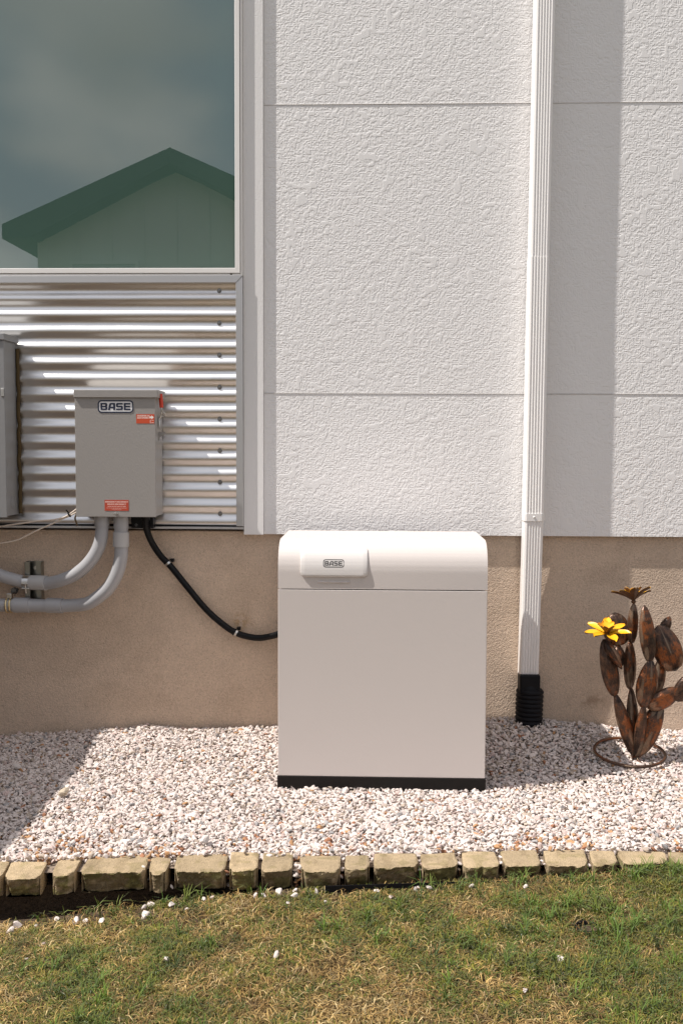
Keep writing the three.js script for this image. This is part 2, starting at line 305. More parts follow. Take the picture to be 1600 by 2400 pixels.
// ---------------------------------------------------------------- lettering
function logo(w, h, depth) { // rounded border with the word in wide block letters, centred on 0,0
  const out = [], b = h * 0.1, ring = roundRectShape(w, h, h * 0.3); ring.holes.push(roundRectShape(w - 2 * b, h - 2 * b, h * 0.22)); out.push(extr(ring, depth));
  const H = h * 0.56, W = w * 0.192, gap = w * 0.026, x0 = -(4 * W + 3 * gap) / 2;
  const L = {
    B: [[[0, 0], [0.86, 0], [1, 0.13], [1, 0.40], [0.93, 0.49], [0.99, 0.58], [0.99, 0.87], [0.86, 1], [0, 1]], [[[0.27, 0.22], [0.71, 0.22], [0.71, 0.40], [0.27, 0.40]], [[0.27, 0.60], [0.71, 0.60], [0.71, 0.78], [0.27, 0.78]]]],
    A: [[[-0.06, 0], [0.24, 0], [0.30, 0.25], [0.73, 0.25], [0.73, 0], [1.01, 0], [1.01, 0.92], [0.94, 1], [0.38, 1], [0.24, 0.95], [0.14, 0.82]], [[[0.345, 0.46], [0.73, 0.46], [0.73, 0.78], [0.44, 0.78]]]],
    S: [[[0, 0], [0.86, 0], [1, 0.14], [1, 0.48], [0.86, 0.61], [0.28, 0.61], [0.28, 0.77], [0.98, 0.77], [0.98, 1], [0.14, 1], [0.01, 0.87], [0.01, 0.52], [0.14, 0.39], [0.72, 0.39], [0.72, 0.23], [0, 0.23]], []],
    E: [[[0, 0], [0.95, 0], [0.95, 0.22], [0.28, 0.22], [0.28, 0.39], [0.9, 0.39], [0.9, 0.6], [0.28, 0.6], [0.28, 0.78], [0.95, 0.78], [0.95, 1], [0, 1]], []],
  };
  'BASE'.split('').forEach((c, i) => {
    const f = ([x, y]) => [x0 + i * (W + gap) + x * W, -H / 2 + y * H], s = polyShape(L[c][0].map(f));
    for (const hole of L[c][1]) { const q = new THREE.Path(); hole.map(f).reverse().forEach(([x, y], k) => (k ? q.lineTo(x, y) : q.moveTo(x, y))); q.closePath(); s.holes.push(q); }
    out.push(extr(s, depth));
  });
  return merge(out);
}
function sticker(w, h, draw) {
  const c = document.createElement('canvas'); c.width = 512; c.height = Math.round(512 * h / w);
  const k = c.getContext('2d'); draw(k, c.width, c.height);
  const t = new THREE.CanvasTexture(c); t.colorSpace = THREE.SRGBColorSpace; return std(rgb(1, 1, 1), 0.45, 0, { map: t });
}
function flat(w, h, d = 0.0008) { const g = new THREE.BoxGeometry(w, h, d); return g; }

// ---------------------------------------------------------------- the battery unit
{
  const x0 = -0.3595, x1 = 0.4125, zb = 0.13, zf = 0.613, cx = (x0 + x1) / 2, cz = (zb + zf) / 2, W = x1 - x0;
  const g = thing('battery_unit', 'large off-white home battery cabinet standing on the gravel against the wall', 'battery', [cx, 0, cz]);
  const hd = (zf - zb) / 2;
  put('base', rbox(W + 0.006, 0.062, zf - zb - 0.02, 0.003), M.baseBlack, g, [0, 0.0, 0.012]).userData.label = 'black plinth under the cabinet';
  put('cabinet', bx(-W / 2 + 0.0015, W / 2 - 0.0015, 0.028, 0.73, -hd, hd - 0.012, 0.003), M.batteryPaint, g);
  put('front_panel', bx(-W / 2, W / 2, 0.031, 0.7345, hd - 0.011, hd, 0.0025), M.batteryPaint, g);
  const yTop = 0.914, yC = 0.795, zC = hd - 0.118, ex = 2.25;
  const curveZ = (y) => (y <= yC ? hd : zC + (hd - zC) * Math.pow(1 - Math.pow(clamp((y - yC) / (yTop - yC)), ex), 1 / ex)); // front surface depth at height y
  const s = new THREE.Shape(); s.moveTo(-hd, 0.738); s.lineTo(hd, 0.738); s.lineTo(hd, yC);
  for (let k = 1; k <= 28; k++) { const a = k / 28 * Math.PI / 2; s.lineTo(zC + (hd - zC) * Math.pow(Math.cos(a), 2 / ex), yC + (yTop - yC) * Math.pow(Math.sin(a), 2 / ex)); }
  s.lineTo(-hd + 0.006, yTop); s.lineTo(-hd, yTop - 0.006); s.closePath();
  let top = new THREE.ExtrudeGeometry(s, { depth: W - 0.006, bevelEnabled: true, bevelSize: 0.0001, bevelThickness: 0.003, bevelSegments: 2, curveSegments: 2 });
  top.translate(0, 0, -(W - 0.006) / 2); top.rotateY(-Math.PI / 2); // shape x (depth) becomes z
  top.scale(-1, 1, 1);
  { const ix = top.index; const q = top.attributes.position; const arr = q.array; if (!ix) for (let i = 0; i < q.count; i += 3) for (let c = 0; c < 3; c++) { const t = arr[(i + 1) * 3 + c]; arr[(i + 1) * 3 + c] = arr[(i + 2) * 3 + c]; arr[(i + 2) * 3 + c] = t; } }
  top.deleteAttribute('uv'); top.deleteAttribute('normal'); top = toCreasedNormals(top, 0.5); uvMetres(top, 0.25);
  put('top_cover', top, M.batteryPaint, g);
  // raised cover plate that follows the curved front
  const plate = (px0, px1, py0, py1, r, out, nu = 40, nv = 26) => {
    const pos = [], idx = [], hw = (px1 - px0) / 2, hh = (py1 - py0) / 2, mx = (px0 + px1) / 2, my = (py0 + py1) / 2;
    const ringOf = (off, inset) => { for (let j = 0; j <= nv; j++) for (let i = 0; i <= nu; i++) {
      const x = (i / nu * 2 - 1) * hw, y = (j / nv * 2 - 1) * hh, ix = clamp(x, -hw + r, hw - r), iy = clamp(y, -hh + r, hh - r); let dx = x - ix, dy = y - iy; const l = Math.hypot(dx, dy);
      if (l > 1e-9) { const k = Math.max(Math.abs(dx), Math.abs(dy)) / l; dx *= k; dy *= k; }
      const d2 = Math.hypot(dx, dy), edge = sstep(r * 0.72, r, d2);
      const k2 = 1 - inset * 0; pos.push(mx + (ix + dx) * k2, my + iy + dy, Math.max(curveZ(my + iy + dy), curveZ(my - hh) - 0.06) + off - (off > 0 ? edge * 0.0035 : 0)); } };
    ringOf(out, 0); ringOf(-0.012, 0); const n = (nu + 1) * (nv + 1), at = (i, j) => j * (nu + 1) + i;
    for (let j = 0; j < nv; j++) for (let i = 0; i < nu; i++) { const a = at(i, j), b = at(i + 1, j), c = at(i + 1, j + 1), d = at(i, j + 1); idx.push(a, b, c, a, c, d, a + n, c + n, b + n, a + n, d + n, c + n); }
    const side = (a, b) => idx.push(a, a + n, b + n, a, b + n, b);
    for (let i = 0; i < nu; i++) { side(at(i, 0), at(i + 1, 0)); side(at(i + 1, nv), at(i, nv)); }
    for (let j = 0; j < nv; j++) { side(at(nu, j), at(nu, j + 1)); side(at(0, j + 1), at(0, j)); }
    const q = new THREE.BufferGeometry(); q.setAttribute('position', new THREE.Float32BufferAttribute(pos, 3)); q.setIndex(idx); return toCreasedNormals(q, 0.7);
  };
  const pl = put('access_cover', plate(-0.2765 - cx, -0.0285 - cx, 0.7835, 0.8935, 0.016, 0.0092), M.batteryCover, g);
  const lg = logo(0.077, 0.029, 0.0002); lg.translate(-0.1535 - cx, 0.8335, 0); const lp = lg.attributes.position;
  for (let i = 0; i < lp.count; i++) lp.setZ(i, lp.getZ(i) + curveZ(lp.getY(i)) + 0.00932);
  lg.computeVertexNormals(); put('logo', lg, M.charcoal, pl);
  // finger pull below the plate
  put('finger_pull', bx(-0.213 - cx, -0.094 - cx, 0.7605, 0.7665, hd - 0.002, hd + 0.0042, 0.0022), M.batteryPaint, g);
}

// ---------------------------------------------------------------- disconnect box
{
  const g = thing('disconnect_box', 'grey electrical disconnect box with a red lever and logo on corrugated metal', 'electrical box', [-1.074, 0.967, 0.02]);
  const X = (x) => x + 1.074, Y = (y) => y - 0.967, Zz = (z) => z - 0.02;
  put('enclosure', bx(X(-1.239), X(-0.9085), 0.003, Y(1.485), 0, Zz(0.157), 0.003), M.greyPaint, g);
  put('door', bx(X(-1.2415), X(-0.9065), 0, Y(1.464), Zz(0.158), Zz(0.1655), 0.0022), M.greyPaint, g);
  put('lid', bx(X(-1.243), X(-0.895), Y(1.4595), Y(1.4915), 0.004, Zz(0.1745), 0.0022), M.greyPaint, g);
  const plate = extr(roundRectShape(0.148, 0.052, 0.0155), 0.0006); plate.translate(X(-1.071), Y(1.423), Zz(0.1656));
  const pl = put('logo_sticker', plate, M.stickerWhite, g);
  put('logo', logo(0.148, 0.052, 0.0005).translate(X(-1.071), Y(1.423), Zz(0.1664)), M.navy, pl);
  const s1 = sticker(0.075, 0.038, (k, w, h) => {
    k.fillStyle = '#c9502f'; k.fillRect(0, 0, w, h); k.fillStyle = '#f2efe9'; k.font = 'bold 58px sans-serif'; k.fillText('INVERTER AC', 22, 66); k.fillText('DISCONNECT', 22, 122);
    k.beginPath(); [[382, 62], [432, 62], [432, 30], [496, 88], [432, 146], [432, 114], [382, 114]].forEach(([x, y], i) => (i ? k.lineTo(x, y) : k.moveTo(x, y))); k.closePath(); k.fill();
    k.fillRect(392, 162, 10, 84); k.fillRect(392, 162, 30, 8); k.fillRect(392, 238, 30, 8); k.font = 'bold 34px sans-serif'; k.fillText('ON', 436, 182); k.fillText('OFF', 432, 250);
  });
  put('warning_label', flat(0.075, 0.038), s1, g, [X(-0.9485), Y(1.373), Zz(0.1661)]);
  const s2 = sticker(0.1, 0.045, (k, w, h) => {
    k.fillStyle = '#b84a34'; k.fillRect(0, 0, w, h); k.fillStyle = '#f0dfd6'; k.textAlign = 'center'; k.font = 'bold 41px sans-serif'; k.fillText('EMERGENCY DISCONNECT', w / 2, 56, w - 24); k.fillText('SERVICE DISCONNECT', w / 2, 106, w - 110);
    k.font = 'bold 22px sans-serif'; k.fillText('CAUTION: MULTIPLE SOURCES OF POWER', w / 2, 146, w - 120); k.font = '19px sans-serif'; k.fillText('BOTH THE LINE AND LOAD SIDES MAY BE ENERGIZED', w / 2, 180, w - 84); k.fillText('IN THE OPEN POSITION', w / 2, 204, w - 190);
  });
  put('warning_label', flat(0.1, 0.045), s2, g, [X(-1.071), Y(1.0155), Zz(0.1661)]);
  put('door_screw', merge([new THREE.CylinderGeometry(0.006, 0.0066, 0.006, 14).rotateX(Math.PI / 2), bx(-0.010, 0.010, -0.0022, 0.0022, 0.001, 0.006, 0.001)]), M.steel, g, [X(-1.074), Y(0.9825), Zz(0.1685)]);
  // lever and hasps on the right side
  const hx = X(-0.9085);
  put('lever', along(new THREE.CapsuleGeometry(0.0085, 0.9, 4, 12).scale(1, 1 / 1.02, 1), [hx + 0.013, Y(1.480), Zz(0.118)], [hx + 0.019, Y(1.417), Zz(0.124)]), M.red, g).userData.label = 'red lever grip';
  const arm = put('lever_arm', tube([[hx + 0.001, Y(1.372), Zz(0.10)], [hx + 0.012, Y(1.386), Zz(0.105)], [hx + 0.018, Y(1.402), Zz(0.118)], [hx + 0.017, Y(1.43), Zz(0.121)]], 0.0032, 20, 8), M.steel, g);
  put('lever_ring', new THREE.TorusGeometry(0.010, 0.0022, 8, 20).rotateX(0.5).translate(hx + 0.022, Y(1.392), Zz(0.11)), M.steel, g);
  const hasp = new THREE.Shape(); hasp.absellipse(0, 0, 0.012, 0.024, 0, Math.PI * 2); const hh = new THREE.Path(); hh.absellipse(0, 0.008, 0.0045, 0.006, 0, Math.PI * 2); hasp.holes.push(hh);
  put('hasp', extr(hasp, 0.002, 0.0004).rotateY(Math.PI / 2).translate(hx + 0.004, Y(1.362), Zz(0.105)), M.steel, g);
  put('latch_tab', extr(polyShape([[0, 0.010], [0.024, 0.010], [0.031, 0.004], [0.022, -0.006], [0.006, -0.010], [0.003, -0.026], [0, -0.026]]), 0.002, 0.0004).translate(hx, Y(1.310), Zz(0.10)), M.greyPaint, g);
}
// second enclosure, cut by the left edge of the view
{
  const g = thing('meter_enclosure', 'grey metal enclosure cut off by the left edge of the view', 'electrical box', [-1.76, 0.966, 0.015]);
  const X = (x) => x + 1.76, Y = (y) => y - 0.966, Zz = (z) => z - 0.015;
  put('enclosure', bx(X(-2.0), X(-1.5345), 0.0, Y(1.704), 0, Zz(0.176), 0.003), M.greyPaintCool, g);
  put('door', bx(X(-2.0), X(-1.5240), -0.004, Y(1.691), Zz(0.1765), Zz(0.185), 0.003), M.greyPaintCool, g);
  put('lid', bx(X(-2.0), X(-1.5205), Y(1.693), Y(1.719), 0.006, Zz(0.192), 0.002), M.greyPaintCool, g);
  put('latch', merge([bx(X(-1.539), X(-1.527), Y(1.462), Y(1.496), Zz(0.1852), Zz(0.192), 0.002), new THREE.CylinderGeometry(0.0035, 0.0035, 0.004, 10).rotateX(Math.PI / 2).translate(X(-1.533), Y(1.476), Zz(0.193))]), M.steel, g);
  for (const r of [0.027, 0.019]) put('knockout', new THREE.TorusGeometry(r, 0.0011, 6, 30).rotateY(Math.PI / 2).translate(X(-1.5345), Y(1.022), Zz(0.085)), M.greyPaintCool, g);
  const R = rng(41), pts = []; for (let k = 0; k <= 24; k++) pts.push([X(-1.5285) + R() * 0.007, k / 24 * 0.70 + 0.004, 0.006]);
  put('sealant_bead', tube(pts, 0.008, 90, 8), M.foam, g);
}

// ---------------------------------------------------------------- conduits, cable and wires
const c1 = [[-1.15, 0.976, 0.105], [-1.1495, 0.9314, 0.105], [-1.1496, 0.9027, 0.106], [-1.1575, 0.8534, 0.108], [-1.1806, 0.803, 0.108], [-1.2191, 0.7554, 0.106], [-1.2693, 0.7174, 0.099], [-1.3259, 0.6927, 0.088], [-1.3798, 0.6774, 0.07], [-1.438, 0.6724, 0.055], [-1.51, 0.678, 0.047], [-1.555, 0.689, 0.05], [-1.611, 0.708, 0.055], [-1.68, 0.75, 0.06], [-1.735, 0.82, 0.065], [-1.76, 0.9, 0.068], [-1.765, 0.97, 0.07]];
const c2 = [[-1.069, 0.9758, 0.104], [-1.0685, 0.9311, 0.104], [-1.069, 0.8715, 0.104], [-1.072, 0.7863, 0.104], [-1.0889, 0.7261, 0.103], [-1.1242, 0.6637, 0.099], [-1.171, 0.6223, 0.089], [-1.224, 0.5902, 0.074], [-1.2882, 0.579, 0.06], [-1.3694, 0.5753, 0.052], [-1.519, 0.576, 0.048], [-1.614, 0.575, 0.048], [-2.3, 0.575, 0.048]];
{
  const g = thing('conduit', 'upper grey plastic conduit curving left from the disconnect box', 'conduit', [-1.154, 0.6, 0.05], 'grey conduits under the boxes');
  const o = (p) => [p[0] + 1.154, p[1] - 0.6, p[2] - 0.05];
  put('pipe', tube(c1.map(o), 0.0275, 120, 24), M.pvc, g);
  put('adapter', rod(o([-1.150, 0.968, 0.105]), o([-1.1495, 0.925, 0.106]), 0.031, 0.031, 24), M.pvc, g);
  put('coupling', rod(o([-1.402, 0.6748, 0.0640]), o([-1.474, 0.6748, 0.0500]), 0.0318, 0.0318, 28), M.pvcPale, g);
  const h = thing('conduit', 'lower grey plastic conduit running left along the foundation', 'conduit', [-1.073, 0.55, 0.05], 'grey conduits under the boxes');
  const q = (p) => [p[0] + 1.073, p[1] - 0.55, p[2] - 0.05];
  put('pipe', tube(c2.map(q), 0.0285, 120, 24), M.pvc, h);
  put('adapter', rod(q([-1.069, 0.968, 0.104]), q([-1.0685, 0.915, 0.104]), 0.031, 0.031, 24), M.pvc, h);
  put('coupling', rod(q([-1.0688, 0.900, 0.1042]), q([-1.0702, 0.838, 0.1040]), 0.0338, 0.0338, 28), M.pvcPale, h);
  put('coupling', rod(q([-1.335, 0.5765, 0.0562]), q([-1.404, 0.5765, 0.0508]), 0.0328, 0.0328, 28), M.pvc, h);
  put('coupling', rod(q([-1.482, 0.576, 0.048]), q([-1.548, 0.576, 0.048]), 0.0328, 0.0328, 28), M.pvc, h);
  // strut channel behind the conduits
  const s = thing('strut_channel', 'short galvanised strut channel behind the two conduits', 'strut', [-1.477, 0.59, -0.027]);
  put('channel', merge([bx(-0.0355, -0.0325, 0, 0.169, 0, 0.041, 0.0008), bx(0.0325, 0.0355, 0, 0.169, 0, 0.041, 0.0008), bx(-0.0325, 0.0325, 0, 0.169, 0, 0.003, 0.0008), bx(-0.0325, -0.014, 0, 0.169, 0.038, 0.041, 0.0008), bx(0.014, 0.0325, 0, 0.169, 0.038, 0.041, 0.0008), bx(-0.0165, -0.014, 0, 0.169, 0.03, 0.038, 0.0008), bx(0.014, 0.0165, 0, 0.169, 0.03, 0.038, 0.0008)]), std(rgb(0.33, 0.33, 0.30), 0.3, 1), s);
  put('bolt', new THREE.CylinderGeometry(0.008, 0.008, 0.008, 6).rotateX(Math.PI / 2).translate(0, 0.14, 0.007), M.steel, s);
  const k1 = thing('pipe_clamp', 'shiny steel clamp round the upper conduit on the strut', 'clamp', [-1.4905, 0.676, 0.048]);
  put('band', new THREE.CylinderGeometry(0.0292, 0.0292, 0.032, 28, 1, true).rotateZ(Math.PI / 2), Object.assign(M.steel.clone(), { side: THREE.DoubleSide }), k1);
  put('bolt', merge([rod([0, -0.045, 0.018], [0, -0.006, 0.031], 0.0035), bx(-0.016, 0.016, -0.006, 0.0, 0.026, 0.034, 0.002), bx(-0.017, 0.017, -0.027, -0.021, 0.022, 0.030, 0.002)]), M.steel, k1);
  const k2 = thing('pipe_clamp', 'brass coloured clamp round the lower conduit at the left', 'clamp', [-1.567, 0.5757, 0.048]);
  for (const dx of [-0.010, 0.006]) put('band', new THREE.TorusGeometry(0.0305, 0.0042, 8, 30).rotateY(Math.PI / 2).translate(dx, 0, 0), M.zinc, k2);
  put('lug', bx(-0.012, 0.010, 0.030, 0.052, -0.01, 0.012, 0.003), M.steel, k2);
  const an = single('anchor_bolt', merge([rod([0, 0, 0], [0, 0, 0.05], 0.007), new THREE.CylinderGeometry(0.013, 0.013, 0.010, 6).rotateX(Math.PI / 2).translate(0, 0, 0.042), new THREE.CylinderGeometry(0.0155, 0.0155, 0.003, 18).rotateX(Math.PI / 2).translate(0, 0, 0.033)]), std(rgb(0.2, 0.2, 0.2), 0.3, 1), 'dark steel anchor bolt in the foundation above the lower conduit', 'bolt', null, [-1.562, 0.632, -0.027]);
}
{
  const g = thing('power_cable', 'thick black cable sagging from the disconnect box to the battery', 'cable', [-0.66, 0.43, 0]);
  const o = (p) => [p[0] + 0.66, p[1] - 0.43, p[2]];
  const path = [[-0.97, 0.985, 0.082], [-0.971, 0.95, 0.076], [-0.972, 0.912, 0.06], [-0.956, 0.85, 0.03], [-0.918, 0.785, 0.012], [-0.888, 0.753, 0.006], [-0.804, 0.649, 0.004], [-0.727, 0.557, 0.004], [-0.656, 0.494, 0.004], [-0.603, 0.459, 0.004], [-0.547, 0.441, 0.004], [-0.494, 0.437, 0.01], [-0.438, 0.45, 0.025], [-0.38, 0.475, 0.06], [-0.30, 0.50, 0.10], [-0.25, 0.505, 0.135]];
  put('sheath', tube(path.map(o), 0.0138, 140, 18), M.black, g);
  put('strain_relief', rod(o([-0.97, 0.975, 0.082]), o([-0.971, 0.948, 0.076]), 0.02, 0.018, 16), M.black, g);
  const clampAt = (p, dir, label) => {
    const k = thing('cable_clamp', label, 'clamp', p, 'steel clips holding the black cable');
    const d = V(...dir).normalize(), q = new THREE.Quaternion().setFromUnitVectors(V(0, 1, 0), d);
    const band = put('band', new THREE.CylinderGeometry(0.0152, 0.0152, 0.009, 24, 1, true).applyQuaternion(q), Object.assign(M.steel.clone(), { side: THREE.DoubleSide, roughness: 0.3 }), k);
    put('seal', new THREE.CylinderGeometry(0.0162, 0.0162, 0.006, 24).translate(0, 0.008, 0).applyQuaternion(q), M.black, k);
    const side = V(d.y, -d.x, 0); if (side.y < 0) side.negate();
    put('lug', bx(-0.008, 0.008, -0.007, 0.007, -0.02, 0.004, 0.002).translate(side.x * 0.02, side.y * 0.02, -0.006), M.black, k);
  };
  clampAt([-0.891, 0.7565, 0.0065], [-0.06, 0.0755, 0], 'steel clip on the upper run of the black cable');
  clampAt([-0.598, 0.4565, 0.004], [-0.053, 0.030, 0], 'steel clip on the lower bend of the black cable');
  const b = thing('terminal_block', 'small black plastic block tucked under the disconnect box', 'electrical part', [-0.987, 0.912, 0.02]);
  put('housing', bx(-0.05, 0.045, 0, 0.075, 0, 0.042, 0.003), M.black, b);
  put('rating_mark', new THREE.TorusGeometry(0.0045, 0.0006, 5, 20).translate(-0.028, 0.014, 0.0422), std(rgb(0.4, 0.4, 0.4), 0.6), b);
}
{
  const wire = (pts, label) => { const g = single('thin_wire', tube(pts.map((p) => [p[0] + 1.27, p[1] - 0.97, p[2] - 0.12]), 0.0032, 60, 8), M.wire, label, 'wire', 'thin pale wires by the disconnect box', [-1.27, 0.97, 0.12]); return g; };
  wire([[-1.8, 0.93, 0.1], [-1.66, 0.915, 0.11], [-1.58, 0.92, 0.12], [-1.545, 0.926, 0.12], [-1.487, 0.934, 0.12], [-1.417, 0.945, 0.12], [-1.348, 0.951, 0.12], [-1.302, 0.963, 0.122], [-1.281, 0.975, 0.122], [-1.25, 0.998, 0.115], [-1.225, 1.015, 0.10]], 'upper thin pale wire running left from the disconnect box');
  wire([[-1.8, 0.83, 0.1], [-1.66, 0.835, 0.11], [-1.581, 0.848, 0.12], [-1.504, 0.864, 0.12], [-1.476, 0.877, 0.12], [-1.43, 0.901, 0.12], [-1.383, 0.922, 0.12], [-1.348, 0.937, 0.121], [-1.32, 0.952, 0.116], [-1.283, 0.967, 0.114], [-1.25, 0.985, 0.108], [-1.225, 1.0, 0.095]], 'lower thin pale wire drooping left below the corrugated metal');
  const t = thing('cable_tie', 'black plastic tie bundling the two pale wires', 'cable tie', [-1.284, 0.973, 0.118]);
  put('loop', new THREE.TorusGeometry(0.0095, 0.0032, 8, 18).rotateY(Math.PI / 2).rotateZ(0.5), M.black, t);
  put('tail', tube([[0, 0.006, 0.004], [-0.006, 0.014, 0.008], [-0.011, 0.020, 0.008]], 0.0028, 10, 6), M.black, t);
  single('electrical_tape', tube([[0, 0.075, 0], [-0.004, 0.05, 0.002], [0.001, 0.03, 0], [-0.001, 0.0, 0.003]], 0.0052, 30, 8), M.black, 'strip of black tape hanging down the left side of the disconnect box', 'tape', null, [-1.2475, 0.968, 0.11]);
  single('dead_leaf', tube([[0.004, 0.052, 0], [-0.003, 0.034, 0.003], [0.002, 0.014, 0.001], [0.005, 0, 0]], 0.0042, 24, 6).scale(1, 1, 0.45), std(rgb(0.13, 0.09, 0.05), 0.9), 'shrivelled brown leaf hanging below the black tape', 'leaf', null, [-1.258, 0.924, 0.112]);
}

// ---------------------------------------------------------------- downspout
{
  const g = thing('downspout', 'white ribbed metal downspout running down the wall', 'downspout', [0.655, 0.285, 0.012]);
  const profile = (k = 1, ribs = true) => {
    const w = 0.0402 * k, d = 0.076 * (k > 1 ? 1.02 : 1), c = 0.011, s = new THREE.Shape(); // shape x = x, shape y = z, front at 0
    s.moveTo(-w, -d + c * 0.5); s.lineTo(-w + c * 0.5, -d); s.lineTo(w - c * 0.5, -d); s.lineTo(w, -d + c * 0.5); s.lineTo(w, -c); s.lineTo(w - c * 0.35, -c * 0.35); s.lineTo(w - c, 0);
    if (ribs) { const n = 5, x1 = w - c - 0.001, p = 2 * x1 / n; for (let i = 0; i < n; i++) { const a = x1 - i * p; s.lineTo(a - p * 0.10, 0); s.lineTo(a - p * 0.36, -0.0019); s.lineTo(a - p * 0.64, -0.0019); s.lineTo(a - p * 0.90, 0); } }
    s.lineTo(-w + c, 0); s.lineTo(-w + c * 0.35, -c * 0.35); s.lineTo(-w, -c); s.closePath(); return s;
  };
  const piece = (name, a, b, k, ribs) => { // from a (bottom) to b (top): points of the front centre
    const A = V(...a), B = V(...b), L = A.distanceTo(B);
    const q = extr(profile(k, ribs), L); q.rotateX(-Math.PI / 2); q.scale(1, 1, 1); // extrude axis z -> y ; shape y -> -z
    q.scale(1, 1, -1);
    const arr = q.attributes.position.array; for (let i = 0; i < q.attributes.position.count; i += 3) for (let c = 0; c < 3; c++) { const t = arr[(i + 1) * 3 + c]; arr[(i + 1) * 3 + c] = arr[(i + 2) * 3 + c]; arr[(i + 2) * 3 + c] = t; }
    q.computeVertexNormals();
    const d = B.clone().sub(A), sx = d.x / d.y, sz = d.z / d.y, p = q.attributes.position; for (let i = 0; i < p.count; i++) { const y = p.getY(i); p.setXYZ(i, p.getX(i) + A.x + sx * y * d.y / L, A.y + y * d.y / L, p.getZ(i) + A.z + sz * y * d.y / L); }
    q.computeVertexNormals();
    return put(name, q, M.spoutPaint, g);
  };
  const o = (x, y, z) => [x - 0.655, y - 0.285, z - 0.012];
  piece('upper_section', o(0.6645, 2.03, 0.087), o(0.690, 6.1, 0.087), 1, true);
  piece('middle_section', o(0.6590, 0.985, 0.0875), o(0.6640, 2.043, 0.0885), 1.03, true);
  piece('lower_section', o(0.6555, 0.285, 0.050), o(0.6590, 0.972, 0.0868), 1, true);
  const st = piece('strap', o(0.6587, 0.955, 0.0885), o(0.6589, 0.986, 0.0895), 1.05, false);
  put('screw', new THREE.SphereGeometry(0.0045, 12, 8).scale(1, 1, 0.6), M.spoutPaint, st, o(0.6588, 0.972, 0.0900));
}
{
  const g = thing('drain_pipe', 'black corrugated drain pipe with adapter under the white downspout', 'drain pipe', [0.657, 0.04, 0.032]);
  put('adapter', merge([rbox(0.086, 0.085, 0.082, 0.008, 3).translate(0, 0.218, -0.006), new THREE.SphereGeometry(0.047, 24, 16).scale(1, 0.95, 1).translate(0, 0.185, -0.002)]), M.blackMatte, g);
  const pts = [[0.040, 0.196], [0.050, 0.194]]; for (let k = 0; k <= 120; k++) { const y = 0.19 - k / 120 * 0.28, t = (k / 120 * 15) % 1; pts.push([0.0535 + 0.0055 * Math.pow(Math.sin(Math.PI * t), 0.7), y]); }
  const l = new THREE.LatheGeometry(pts.reverse().map(([r, y]) => new THREE.Vector2(r, y)), 40); l.rotateZ(-0.03).rotateX(-0.04);
  put('corrugated_pipe', l, Object.assign(M.blackMatte.clone(), { side: THREE.DoubleSide }), g);
}

